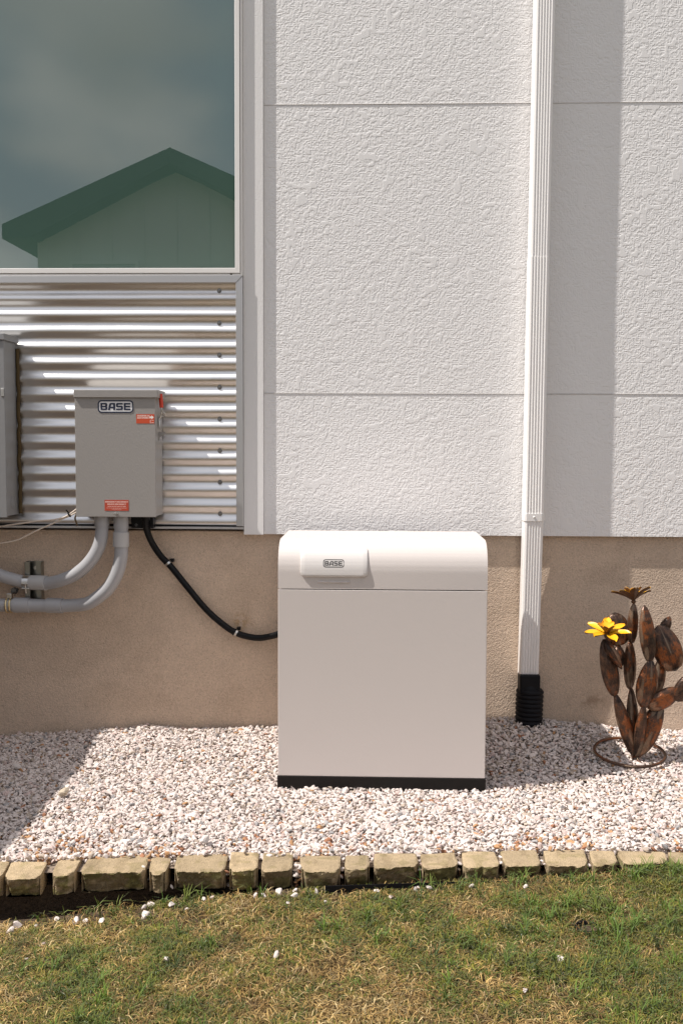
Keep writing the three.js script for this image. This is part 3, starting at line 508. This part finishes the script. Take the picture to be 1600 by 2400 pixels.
// ---------------------------------------------------------------- rusted metal cactus
{
  const rustMap = dataTex(512, 512, (i, j) => {
    const n = pnoise(i / 60, j / 60, 512 / 60 | 0, 1) * 0.5 + pnoise(i / 20, j / 20, 25, 2) * 0.3 + pnoise(i / 7, j / 7, 73, 3) * 0.2, f = pnoise(i / 3, j / 3, 170, 4), s = pnoise(i / 50 + 9, j / 128, 10, 6);
    let c = [0.085, 0.046, 0.029]; const o = sstep(0.52, 0.78, n), d = sstep(0.48, 0.30, n), w = sstep(0.66, 0.8, s);
    c = c.map((v, k) => lerp(v, [0.27, 0.085, 0.026][k], o)); c = c.map((v, k) => lerp(v, [0.032, 0.019, 0.014][k], d)); c = c.map((v, k) => lerp(v, [0.26, 0.19, 0.13][k], w * 0.6));
    return c.map((v) => toS(v * (0.75 + 0.5 * f)));
  }, true);
  const rust = std(rgb(1, 1, 1), 0.36, 0.5, { map: rustMap, bumpMap: dataTex(256, 256, (i, j) => pnoise(i / 14, j / 14, 18, 1) * 0.8 + pnoise(i / 3, j / 3, 85, 2) * 0.2), bumpScale: 0.0025 });
  const yellow = std(rgb(0.86, 0.43, 0.012), 0.38, 0, { side: THREE.DoubleSide }), petalBack = std(rgb(0.10, 0.05, 0.025), 0.5, 0.3, { side: THREE.DoubleSide });
  const base = [1.047, 0.0, 0.28];
  const g = thing('cactus_sculpture', 'rusty metal prickly pear cactus with two yellow flowers on the gravel', 'garden ornament', [1.032, 0.018, 0.34]); g.scale.setScalar(0.9855);
  let np = 0;
  const pad = (b, t, w, th, roll, blunt = 0.55) => { w *= 1.08; th *= 1.12;
    const A = V(...b), B = V(...t), d = B.clone().sub(A), L = d.length(), nt = 18, na = 20, pos = [], uv = [], idx = [];
    for (let i = 0; i <= nt; i++) { const s = i / nt, k = Math.pow(Math.max(0, Math.sin(Math.PI * Math.pow(s, 0.88))), blunt), kk = Math.max(k, 0.03);
      for (let j = 0; j <= na; j++) { const a = j / na * 2 * Math.PI, c = Math.cos(a), q = Math.sin(a);
        pos.push(w / 2 * kk * Math.sign(c) * Math.pow(Math.abs(c), 0.8), s * L, th / 2 * kk * Math.sign(q) * Math.pow(Math.abs(q), 1.25)); uv.push((np * 0.37 + Math.abs(c * kk) * w * (q > 0 ? 1 : -1)) / 0.35, (np * 0.53 + s * L) / 0.35); } }
    for (let i = 0; i < nt; i++) for (let j = 0; j < na; j++) { const a = i * (na + 1) + j; idx.push(a, a + na + 1, a + 1, a + 1, a + na + 1, a + na + 2); }
    const q = new THREE.BufferGeometry(); q.setAttribute('position', new THREE.Float32BufferAttribute(pos, 3)); q.setAttribute('uv', new THREE.Float32BufferAttribute(uv, 2)); q.setIndex(idx);
    const n = toCreasedNormals(q, 0.9); n.rotateY(roll); n.applyQuaternion(new THREE.Quaternion().setFromUnitVectors(V(0, 1, 0), d.clone().normalize())); n.translate(A.x - base[0], A.y - base[1], A.z - base[2]); np++;
    return put('pad', n, rust, g);
  };
  pad([1.047, 0.022, 0.285], [0.958, 0.285, 0.30], 0.060, 0.036, 0.5);
  pad([0.960, 0.268, 0.30], [0.903, 0.505, 0.315], 0.070, 0.038, 0.35);
  pad([0.908, 0.505, 0.31], [0.976, 0.388, 0.335], 0.060, 0.036, 0.9, 0.7);
  pad([0.980, 0.462, 0.245], [0.966, 0.600, 0.235], 0.100, 0.040, -0.15, 0.5);
  pad([0.985, 0.38, 0.26], [0.978, 0.47, 0.25], 0.05, 0.03, 0.2);
  pad([1.048, 0.022, 0.27], [1.034, 0.30, 0.25], 0.058, 0.040, 0.8);
  pad([1.029, 0.285, 0.25], [1.024, 0.492, 0.255], 0.056, 0.038, 0.6);
  pad([1.030, 0.472, 0.255], [1.035, 0.645, 0.26], 0.044, 0.036, 0.4);
  pad([1.052, 0.022, 0.29], [1.072, 0.245, 0.31], 0.050, 0.036, 0.6);
  pad([1.072, 0.222, 0.305], [1.092, 0.428, 0.315], 0.092, 0.044, 0.35, 0.65);
  pad([1.092, 0.408, 0.31], [1.062, 0.643, 0.315], 0.068, 0.040, 0.5);
  pad([1.054, 0.022, 0.28], [1.150, 0.245, 0.275], 0.082, 0.044, -0.25);
  pad([1.138, 0.262, 0.245], [1.158, 0.43, 0.235], 0.052, 0.036, 0.3);
  pad([1.152, 0.40, 0.24], [1.196, 0.44, 0.255], 0.03, 0.03, 0.2);
  pad([1.205, 0.370, 0.27], [1.132, 0.553, 0.26], 0.112, 0.044, 0.15, 0.45);
  pad([1.155, 0.505, 0.225], [1.190, 0.584, 0.222], 0.042, 0.028, 0.1, 0.6);
  pad([1.090, 0.222, 0.295], [1.215, 0.312, 0.315], 0.080, 0.042, 0.2, 0.6);
  pad([1.185, 0.262, 0.315], [1.315, 0.392, 0.32], 0.088, 0.042, 0.15, 0.6);
  const ring = put('base_ring', new THREE.TorusGeometry(0.139, 0.0062, 10, 64).rotateX(Math.PI / 2 + 0.13).translate(-0.012, 0.030, -0.035), rust, g);
  put('stake', merge([rod([0, 0.03, 0], [0.03, -0.02, 0.06], 0.006), rod([0, 0.03, 0], [-0.01, 0.012, 0.0], 0.006)]), rust, g);
  const petalGeo = (L, w, up, off) => { // strip bent upwards along its length and cupped across
    const nl = 9, nw = 4, pos = [], idx = [];
    for (let i = 0; i <= nl; i++) for (let j = 0; j <= nw; j++) { const s = i / nl, c = j / nw * 2 - 1, ww = w * Math.pow(Math.sin(Math.PI * Math.min(0.975, 0.06 + Math.pow(s, 1.35) * 0.92)), 0.6); pos.push(c * ww / 2, up * L * (0.55 * s - 0.9 * s * s * 0.5 + 0.05) + 0.18 * w * c * c + off, s * L); }
    for (let i = 0; i < nl; i++) for (let j = 0; j < nw; j++) { const a = i * (nw + 1) + j; idx.push(a, a + nw + 1, a + 1, a + 1, a + nw + 1, a + nw + 2); }
    const q = new THREE.BufferGeometry(); q.setAttribute('position', new THREE.Float32BufferAttribute(pos, 3)); q.setIndex(idx); q.computeVertexNormals(); return q;
  };
  const flower = (at, tiltX, tiltZ, size, turn, more = 0) => {
    const f = new THREE.Group(); f.name = 'flower'; f.position.set(at[0] - base[0], at[1] - base[1], at[2] - base[2]); f.rotation.set(tiltX, 0, tiltZ); g.add(f); const R = rng(Math.round(size * 9000 + turn * 10));
    const ringOf = (n, L, w, lift, up, y, ph) => { for (let k = 0; k < n; k++) { const l = L * (0.9 + 0.2 * R()), a = ph + k / n * 2 * Math.PI + (R() - 0.5) * 0.2, e = lift + (R() - 0.5) * 0.25;
      const top = petalGeo(l, w, up, 0.0007), bot = petalGeo(l, w, up, -0.0007); for (const q of [top, bot]) q.rotateX(-e).translate(0, y, 0.006).rotateY(a);
      const p = put('petal', top, yellow, f); p.userData.kindOf = undefined; delete p.userData.kindOf; bot.userData = {}; put('petal_back', bot, petalBack, f); } };
    ringOf(7, size, size * 0.42, 0.18 + more, 0.5, 0.004, turn); ringOf(5, size * 0.62, size * 0.40, 0.85, 0.5, 0.008, turn + 0.5);
    put('flower_base', new THREE.SphereGeometry(0.010, 12, 8).scale(1, 0.8, 1), petalBack, f);
  };
  flower([0.918, 0.520, 0.322], 0.28, 0.12, 0.086, 0.2);
  flower([1.033, 0.648, 0.262], -0.26, 0.08, 0.084, 0.85, 0.22);
}

// ---------------------------------------------------------------- edging stones
{
  const brickMap = (seed) => dataTex(256, 256, (i, j) => { const n = pnoise(i / 60, j / 60, 4, seed) * 0.35 + pnoise(i / 14, j / 14, 18, seed + 1) * 0.25 + hash3(i >> 1, j >> 1, seed) * 0.4, k = 0.62 + 0.72 * n, w = hash3(i >> 1, j >> 1, seed + 9) > 0.985 ? 1.5 : hash3(i >> 1, j >> 1, seed + 9) < 0.03 ? 0.6 : 1, moss = sstep(0.62, 0.8, pnoise(i / 34 + 2, j / 34, 7, seed + 4)); return [toS(lerp(0.385, 0.26, moss * 0.5) * k * w), toS(lerp(0.292, 0.205, moss * 0.5) * k * w), toS(lerp(0.178, 0.095, moss * 0.5) * k * w)]; }, true);
  const bump = dataTex(256, 256, (i, j) => 0.6 * hash3(i >> 1, j >> 1, 3) + 0.4 * pnoise(i / 8, j / 8, 32, 2));
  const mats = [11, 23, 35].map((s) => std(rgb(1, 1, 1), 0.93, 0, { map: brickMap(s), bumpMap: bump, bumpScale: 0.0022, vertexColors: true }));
  const B = [[[-1.198, 1.482], [-1.097, 1.471], [-1.218, 1.365], [-1.112, 1.347]], [[-1.091, 1.473], [-0.985, 1.46], [-1.111, 1.344], [-0.997, 1.345]], [[-0.957, 1.453], [-0.892, 1.435], [-0.974, 1.298], [-0.9, 1.305]], [[-0.879, 1.432], [-0.682, 1.408], [-0.881, 1.311], [-0.696, 1.28]], [[-0.673, 1.42], [-0.621, 1.418], [-0.691, 1.286], [-0.624, 1.3]], [[-0.602, 1.401], [-0.445, 1.395], [-0.611, 1.283], [-0.451, 1.266]], [[-0.436, 1.397], [-0.347, 1.387], [-0.448, 1.249], [-0.356, 1.255]], [[-0.34, 1.39], [-0.243, 1.37], [-0.347, 1.244], [-0.251, 1.24]], [[-0.218, 1.385], [-0.099, 1.374], [-0.231, 1.266], [-0.1, 1.26]], [[-0.09, 1.372], [-0.01, 1.356], [-0.089, 1.263], [-0.012, 1.257]], [[-0.002, 1.351], [0.14, 1.329], [0.001, 1.243], [0.136, 1.237]], [[0.147, 1.354], [0.262, 1.323], [0.144, 1.24], [0.256, 1.221]], [[0.27, 1.333], [0.392, 1.311], [0.276, 1.205], [0.384, 1.206]], [[0.398, 1.321], [0.516, 1.306], [0.397, 1.2], [0.515, 1.19]], [[0.526, 1.309], [0.659, 1.3], [0.534, 1.194], [0.669, 1.176]], [[0.665, 1.312], [0.752, 1.289], [0.678, 1.193], [0.759, 1.189]], [[0.765, 1.289], [0.91, 1.266], [0.765, 1.184], [0.92, 1.186]], [[0.917, 1.273], [1.032, 1.261], [0.925, 1.186], [1.031, 1.181]]];
  const L = ['edging stone cut off by the left edge of the view', 'first whole edging stone from the left, standing over a dark hollow', 'narrow edging stone, second whole one from the left, over the dark hollow', 'long edging stone near the left end with a ridge in its front', 'narrowest edging stone, between two long ones left of the middle', 'long edging stone with chamfered front, fifth whole one from the left', 'edging stone left of the gap, sixth whole one from the left', 'edging stone just left of the widest gap filled with gravel', 'edging stone just right of the widest gap, left end of the black strip', 'short edging stone behind the left part of the black plastic strip', 'long edging stone behind the black plastic strip below the battery', 'edging stone behind the right part of the black plastic strip', 'edging stone at the right end of the black plastic strip', 'edging stone just right of the black strip, grass at its foot', 'wide edging stone on the right, fifth from the right edge', 'short edging stone on the right, fourth from the right edge', 'wide low edging stone on the right with white gravel lying on it', 'edging stone cut off by the right edge of the view'];
  B.forEach((c, n) => {
    const [fl, fr, bl, br] = c, R = rng(500 + n), cx = (fl[0] + fr[0] + bl[0] + br[0]) / 4, cz = (fl[1] + fr[1] + bl[1] + br[1]) / 4, top = -0.006 - 0.004 * R(), bot = -0.074;
    const wide = fr[0] - fl[0], depth = fl[1] - bl[1], q = new THREE.BoxGeometry(1, 1, 1, Math.max(10, Math.round(wide / 0.0055)), 13, 20), p = q.attributes.position, nick = 0.25 + 0.5 * R();
    const ch = 0.016 + 0.012 * R();
    for (let i = 0; i < p.count; i++) {
      let u = p.getX(i) + 0.5, v = p.getY(i) + 0.5, w = p.getZ(i) + 0.5; // w 1 = front
      const du = Math.min(u, 1 - u) * wide, dw = (1 - w) * depth, dt = (1 - v) * 0.068;
      let x = lerp(lerp(bl[0], br[0], u), lerp(fl[0], fr[0], u), w), z = lerp(lerp(bl[1], br[1], u), lerp(fl[1], fr[1], u), w), y = lerp(bot, top, v);
      const corner = clamp(1 - du / 0.02) * clamp(1 - dw / 0.04); z -= ch * corner * corner * 0.8; x += (u < 0.5 ? 1 : -1) * corner * 0.004;
      const face = clamp(1 - dw / 0.02), rough = (fbm3(x * 22 + n * 3, y * 26, z * 9, 4) - 0.5) * 2;
      z += face * ((0.012 * rough + 0.007 * (fbm3(x * 90 + n, y * 90, z * 30, 3) - 0.5) * 2) * clamp(dt / 0.008 + 0.4) + 0.007 * Math.exp(-(((u - nick) * wide) ** 2) / 0.00005) * (n % 3 === 0 ? -1 : 0.2) );
      z -= face * (1 - v) * (0.022 + 0.006 * (n % 2));
      const side = clamp(1 - du / 0.012); x += (u < 0.5 ? 1 : -1) * side * (0.0008 + 0.0026 * (fbm3(x * 30, y * 30, z * 30 + n, 2)));
      const rim = Math.max(clamp(1 - du / 0.006), clamp(1 - dw / 0.006)) * clamp(1 - dt / 0.004); y -= rim * 0.0022 * (0.4 + 1.4 * noise3(x * 160, n, z * 160)); y += clamp(1 - dt / 0.002) * 0.0016 * (fbm3(x * 60, 3, z * 60 + n, 2) - 0.5);
      p.setXYZ(i, x - cx, y - bot, z - cz);
    }
    q.deleteAttribute('normal'); const k = toCreasedNormals(mergeVertices(q), 0.42); uvMetres(k, 0.22);
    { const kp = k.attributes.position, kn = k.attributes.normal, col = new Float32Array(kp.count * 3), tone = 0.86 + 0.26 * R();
      for (let i = 0; i < kp.count; i++) { // dirt and moss patches, plus painted-in shade that darkens the rough split face
        const x = kp.getX(i) + cx, y = kp.getY(i), z = kp.getZ(i), m = fbm3(x * 26 + n, y * 30, z * 12, 4), split = kn.getZ(i) > 0.5, dirtShade = split ? sstep(0.36, 0.50, m) : sstep(0.60, 0.68, m) * 0.4, moss = split ? sstep(0.50, 0.56, fbm3(x * 18 + 5, y * 40 + n, 2, 3)) : 0;
        const f = tone * (1 - 0.5 * dirtShade); col[3 * i] = f * (1 - 0.22 * moss); col[3 * i + 1] = f * (1 - 0.12 * moss) * (1 - 0.03 * dirtShade); col[3 * i + 2] = f * (1 - 0.4 * moss) * (1 - 0.12 * dirtShade); }
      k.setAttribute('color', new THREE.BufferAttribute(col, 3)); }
    const uv = k.attributes.uv; for (let i = 0; i < uv.count; i++) uv.setXY(i, uv.getX(i) + n * 0.37, uv.getY(i) + n * 0.23);
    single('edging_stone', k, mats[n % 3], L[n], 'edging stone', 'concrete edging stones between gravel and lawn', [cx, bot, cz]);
  });
  // black plastic strip
  const pts = [[-0.144, 1.398], [0.033, 1.374], [0.291, 1.343], [0.42, 1.332], [0.60, 1.322]], pos = [], idx = [];
  pts.forEach(([x, z], i) => { const t = -0.045 - i * 0.001; for (const [y, o] of [[-0.13, 0.004], [t, 0.004], [t, 0], [-0.13, 0]]) pos.push(x - 0.2, y + 0.13, z + o - 1.35); });
  for (let i = 0; i < pts.length - 1; i++) for (let k = 0; k < 4; k++) { const a = i * 4 + k, b = i * 4 + (k + 1) % 4; idx.push(a, a + 4, b, b, a + 4, b + 4); }
  idx.push(0, 1, 2, 0, 2, 3);
  const q = new THREE.BufferGeometry(); q.setAttribute('position', new THREE.Float32BufferAttribute(pos, 3)); q.setIndex(idx); const h = q.toNonIndexed(); h.computeVertexNormals();
  single('lawn_edging', h, M.blackMatte, 'black plastic edging strip along the foot of the stones', 'edging', null, [0.2, -0.13, 1.35]);
}

// ---------------------------------------------------------------- gravel
const stoneGeos = [];
{
  const R = rng(77);
  for (let k = 0; k < 7; k++) {
    const q = mergeVertices(new THREE.IcosahedronGeometry(1, 1).deleteAttribute('uv').deleteAttribute('normal')), p = q.attributes.position, cuts = [];
    for (let c = 0; c < 9; c++) cuts.push([V(R() - 0.5, R() - 0.5, R() - 0.5).normalize(), 0.42 + 0.32 * R()]);
    const s = [1.08 + 0.35 * R(), 0.68 + 0.25 * R(), 0.85 + 0.2 * R()];
    for (let i = 0; i < p.count; i++) { const v = V(p.getX(i), p.getY(i), p.getZ(i)).multiplyScalar(0.9 + 0.25 * R()); for (const [n, d] of cuts) { const t = v.dot(n); if (t > d) v.addScaledVector(n, d - t); } p.setXYZ(i, v.x * s[0], v.y * s[1], v.z * s[2]); }
    { const t = q.toNonIndexed(); t.computeVertexNormals(); stoneGeos.push(t); }
  }
}
const stoneMat = std(rgb(1, 1, 1), 0.88, 0);
function stoneColor(R, warm) {
  const t = R(), k = 0.84 + 0.28 * R();
  if (R() < warm) return t < 0.6 ? rgb(0.42 * k, 0.235 * k, 0.115 * k) : rgb(0.33 * k, 0.15 * k, 0.08 * k);
  if (t < 0.10) return rgb(0.42 * k, 0.345 * k, 0.28 * k);
  if (t < 0.18) return rgb(0.54 * k, 0.42 * k, 0.38 * k);
  if (t < 0.23) return rgb(0.33 * k, 0.315 * k, 0.31 * k);
  return rgb(0.64 * k, 0.56 * k, 0.515 * k);
}
{
  const g = new THREE.Group(); g.name = 'gravel'; g.userData = { kind: 'stuff', label: 'pale pinkish white crushed stone gravel bed along the foundation', category: 'gravel' }; scene.add(g);
  const R = rng(4242), lists = stoneGeos.map(() => []), st = 0.0132;
  const inBattery = (x, z) => x > -0.353 && x < 0.406 && z > 0.15 && z < 0.60;
  for (let layer = 0; layer < 2; layer++) for (let x = -1.95; x < 1.62; x += st) for (let z = -0.02; z < 1.42; z += st) {
    const px = x + (R() - 0.5) * st * 1.1, pz = z + (R() - 0.5) * st * 1.1;
    if (pz < -0.016 || pz > brickFront(px) - 0.118 || inBattery(px, pz)) continue;
    if (Math.abs(px) > 0.36 * (4.4 - pz) + 0.16) continue;
    if (Math.hypot(px - 0.657, pz - 0.032) < 0.052) continue;
    const big = R(), s = 0.0062 + 0.0055 * R() * R() + (big > 0.94 ? 0.0055 * R() : 0) - (big < 0.25 ? 0.0024 : 0);
    const y = gravelY(px, pz) - 0.009 + layer * 0.0095 + R() * 0.004;
    const edge = sstep(0.32, 0.08, brickFront(px) - 0.118 - pz), warm = 0.02 + edge * 0.30 * sstep(0.45, 0.72, fbm3(px * 9, 4, pz * 9, 2));
    lists[Math.floor(R() * stoneGeos.length)].push([px, y, pz, s, stoneColor(R, warm)]);
  }
  // stones in the gaps between and on the edging stones
  for (const [gx, n, spread] of [[-0.231, 34, 0.010], [-0.443, 8, 0.004], [-0.098, 7, 0.004], [0.143, 10, 0.005], [0.266, 9, 0.005], [0.394, 9, 0.005], [0.522, 8, 0.005], [0.663, 6, 0.004], [-0.612, 7, 0.005], [-0.69, 4, 0.004]]) for (let k = 0; k < n; k++) { const f = brickFront(gx); lists[k % stoneGeos.length].push([gx + (R() - 0.5) * 2 * spread, -0.075 + R() * 0.07, f - 0.02 - R() * 0.11, 0.0045 + 0.003 * R(), stoneColor(R, 0.25)]); }
  for (let k = 0; k < 90; k++) { const x = lerp(-1.15, 1.05, R()), f = brickFront(x); lists[k % stoneGeos.length].push([x, 0.001 + R() * 0.004, f - 0.125 + R() * R() * (x > 0.5 ? 0.05 : 0.022), 0.006 + 0.004 * R(), stoneColor(R, 0.08)]); }
  const D = new THREE.Object3D();
  lists.forEach((l, k) => {
    const im = new THREE.InstancedMesh(stoneGeos[k], stoneMat, l.length); im.name = 'loose_stones'; im.userData.kind = 'stuff'; im.castShadow = im.receiveShadow = true;
    l.forEach(([x, y, z, s, c], i) => { D.position.set(x, y, z); D.rotation.set((R() - 0.5) * 1.5, R() * 6.28, (R() - 0.5) * 1.5); D.scale.set(s * (0.85 + 0.5 * R()), s * (0.8 + 0.4 * R()), s * (0.85 + 0.5 * R())); D.updateMatrix(); im.setMatrixAt(i, D.matrix); im.setColorAt(i, c); });
    g.add(im);
  });
  // a few larger rocks that stand out
  const rock = (x, y, z, s, label, c) => { const m = single('rock', stoneGeos[2], std(c, 0.9), label, 'rock', null, [x, y, z], [0.3, x * 5, 0.2]); m.scale.set(s, s, s); };
  rock(-1.123, 0.006, 0.767, 0.022, 'cream rock larger than the gravel by the shadow edge', rgb(0.52, 0.44, 0.33));
  rock(-0.541, 0.006, 1.185, 0.017, 'large white rock in the gravel behind the edging stones', rgb(0.60, 0.55, 0.51));
  rock(-1.40, 0.004, 0.475, 0.018, 'pale rock in the shaded gravel at the left', rgb(0.56, 0.50, 0.46));
}
// stones strayed onto the lawn
{
  const R = rng(909), S = [[-1.028, 1.534], [-1.031, 1.589], [-0.971, 1.541], [-0.923, 1.498], [-0.859, 1.519], [-0.83, 1.528], [-0.782, 1.531], [-0.976, 1.609], [-0.897, 1.69], [-0.907, 1.679], [-0.923, 1.762], [-0.943, 1.84], [-0.675, 1.453], [-0.659, 1.435], [-0.661, 1.505], [-0.591, 1.457], [-0.479, 1.425], [-0.503, 1.43], [-0.544, 1.487], [-0.325, 1.425], [-0.35, 1.42], [-0.281, 1.409], [-0.235, 1.40], [-0.232, 1.434], [-0.248, 1.481], [-0.207, 1.411], [-0.169, 1.411], [-0.139, 1.466], [0.01, 1.40], [0.053, 1.43], [0.166, 1.376], [0.134, 1.375], [0.128, 1.386], [0.293, 1.374], [0.454, 1.38], [0.486, 1.784], [0.376, 1.923], [-0.253, 1.775], [-0.543, 1.785]];
  S.forEach(([x, z], i) => {
    const s = (x < -0.6 ? 0.0105 : 0.0085) * (0.75 + 0.6 * R()), m = single('stray_stone', stoneGeos[i % stoneGeos.length], std(stoneColor(R, 0.08), 0.9), ...(z > 1.6 ? ['small pale stone lying out in the open lawn', 'stone', 'stray stones out in the lawn'] : x < -0.7 ? ['pale stone on the bare soil below the leftmost edging stones', 'stone', 'stray stones on the bare soil at the left'] : x < -0.19 ? ['small pale stone in the grass left of the black edging strip', 'stone', 'stray stones left of the black strip'] : ['small pale stone in the grass in front of the black edging strip', 'stone', 'stray stones before the black strip']), [x, lawnY(x, z) + s * 0.45 + (x < -0.6 ? 0.0 : 0.006), z], [R(), R() * 6, R()]);
    m.scale.setScalar(s);
  });
}

// ---------------------------------------------------------------- grass
{
  const R = rng(31337);
  const tuft = (n, h, spread, lean, w, flat) => {
    const pos = [], idx = [], nor = [];
    for (let b = 0; b < n; b++) {
      const a = R() * 6.283, r = Math.sqrt(R()) * spread, x = Math.cos(a) * r, z = Math.sin(a) * r, dir = R() * 6.283, L = h * (0.55 + 0.7 * R()), le = lean * (0.4 + R()), dx = Math.cos(dir), dz = Math.sin(dir), sx = -dz * w / 2 * (0.7 + 0.6 * R()), sz = dx * w / 2;
      const o = pos.length / 3, seg = 3;
      for (let k = 0; k <= seg; k++) { const t = k / seg, bend = le * (t * 0.5 + t * t * 0.7), y = L * t * Math.cos(clamp(bend, 0, 1.5)) * (1 - flat * 0.6) , ox = L * t * Math.sin(clamp(bend, 0, 1.5)), q = k === seg ? 0.12 : 1 - 0.35 * t; pos.push(x + dx * ox - sx * q, y, z + dz * ox - sz * q, x + dx * ox + sx * q, y, z + dz * ox + sz * q); }
      for (let k = 0; k < seg; k++) { const e = o + k * 2; idx.push(e, e + 1, e + 2, e + 2, e + 1, e + 3); }
    }
    const q = new THREE.BufferGeometry(); q.setAttribute('position', new THREE.Float32BufferAttribute(pos, 3)); q.setIndex(idx); q.computeVertexNormals(); return q;
  };
  const greens = [0, 1, 2, 3].map(() => tuft(9, 0.027, 0.012, 1.0, 0.0021, 0)), straws = [0, 1, 2, 3].map(() => tuft(9, 0.026, 0.015, 1.8, 0.0018, 0.1)), tall = [0, 1].map(() => tuft(7, 0.060, 0.012, 0.7, 0.0026, 0));
  const leaf = new THREE.MeshPhysicalMaterial({ color: rgb(1, 1, 1), roughness: 0.75, side: THREE.DoubleSide, transmission: 0.3, thickness: 0 }), dry = std(rgb(1, 1, 1), 0.8, 0, { side: THREE.DoubleSide });
  const G = [[], [], [], []], S = [[], [], [], []], T = [[], []];
  const dryness = (x, z) => clamp(0.55 + 1.1 * (fbm3(x * 3.3 + 4, 1, z * 3.3 + 2, 4) - 0.5) + 1.3 * (fbm3(x * 11, 5, z * 11, 3) - 0.5) - 0.26 * sstep(0.1, 0.8, x) + 0.08 * sstep(-0.2, -0.9, x));
  const st = 0.0086;
  for (let x = -1.55; x < 1.35; x += st) for (let z = 1.22; z < 2.75; z += st) {
    const px = x + (R() - 0.5) * st * 1.3, pz = z + (R() - 0.5) * st * 1.3, f = brickFront(px);
    if (pz < f + 0.004 || Math.abs(px) > 0.36 * (4.4 - pz) + 0.13) continue;
    if (Math.hypot(px - 0.592, (pz - 1.612) * 0.9) < 0.040) continue;
    const bare = sstep(-0.35, -0.85, px) * sstep(0.20, 0.04, pz - f), bare2 = sstep(0.08, 0.02, pz - f) * sstep(0.5, 0.1, px) * 0.55; const thin = fbm3(px * 7 + 9, 8, pz * 7, 3);
    if (R() < Math.max(bare * 0.95, bare2) || (thin < 0.36 && R() < 0.55)) continue;
    const d = dryness(px, pz), y = lawnY(px, pz) - 0.004, k = (0.30 + 0.85 * R()) * (0.72 + 0.5 * fbm3(px * 16, 3, pz * 16, 2)) * 1.08;
    if (R() < d * 0.95) { const t = R(); S[Math.floor(R() * 4)].push([px, y, pz, 0.75 + 0.7 * R(), t < 0.5 ? rgb(0.42 * k, 0.275 * k, 0.095 * k) : t < 0.84 ? rgb(0.22 * k, 0.125 * k, 0.036 * k) : rgb(0.55 * k, 0.41 * k, 0.20 * k)]); }
    else { const t = R(), u = sstep(0.2, 0.8, R()); G[Math.floor(R() * 4)].push([px, y, pz, (0.6 + 0.6 * R()) * lerp(1.12, 0.8, d), t < 0.75 ? rgb(lerp(0.11, 0.21, u) * k, lerp(0.16, 0.21, u) * k, 0.008 * k) : rgb(0.28 * k, 0.21 * k, 0.03 * k)]); }
    if (d < 0.3 && R() < 0.05) T[Math.floor(R() * 2)].push([px, y, pz, 0.6 + 0.5 * R(), rgb(0.12 * k, 0.20 * k, 0.012 * k)]);
  }
  for (const [x, z, n] of [[0.70, 1.62, 14], [0.62, 1.66, 8], [0.55, 1.50, 12], [-0.60, 1.432, 5], [-0.78, 1.465, 4], [-0.36, 1.415, 3], [0.16, 1.37, 4], [-0.95, 1.49, 2], [0.44, 1.36, 5], [0.62, 1.345, 10], [0.76, 1.33, 14], [0.86, 1.315, 12], [0.95, 1.31, 12], [0.5, 1.56, 10], [0.66, 1.54, 10]]) for (let k = 0; k < n; k++) { const px = x + (R() - 0.5) * 0.09, pz = z + (R() - 0.5) * 0.03; T[k % 2].push([px, lawnY(px, pz) - 0.004, pz, 0.6 + 0.6 * R(), rgb(0.12 * (0.8 + R() * 0.5), 0.19, 0.014)]); }
  const g = new THREE.Group(); g.name = 'lawn_grass'; g.userData = { kind: 'stuff', label: 'patchy short lawn grass, part green and part straw coloured', category: 'grass' }; scene.add(g);
  const D = new THREE.Object3D();
  const lay = (name, geos, lists, mat) => geos.forEach((q, k) => { const l = lists[k], im = new THREE.InstancedMesh(q, mat, l.length); im.name = name; im.userData.kind = 'stuff'; im.castShadow = im.receiveShadow = true; l.forEach(([x, y, z, s, c], i) => { D.position.set(x, y, z); D.rotation.set((R() - 0.5) * 0.3, R() * 6.283, (R() - 0.5) * 0.3); D.scale.setScalar(s); D.updateMatrix(); im.setMatrixAt(i, D.matrix); im.setColorAt(i, c); }); g.add(im); });
  lay('green_blades', greens, G, leaf); lay('straw_blades', straws, S, dry); lay('tall_blades', tall, T, leaf);
  // sprinkler cup sunk in the lawn
  const sp = thing('sprinkler_cup', 'black sprinkler cup sunk in the lawn at the right', 'sprinkler', [0.592, lawnY(0.592, 1.607) - 0.03, 1.607]);
  put('cup', new THREE.LatheGeometry([[0.001, 0], [0.026, 0], [0.029, 0.036], [0.033, 0.040], [0.035, 0.036], [0.032, 0.0]].map(([r, y]) => new THREE.Vector2(r, y)), 28), Object.assign(M.blackMatte.clone(), { side: THREE.DoubleSide }), sp);
}

renderer.render(scene, camera);
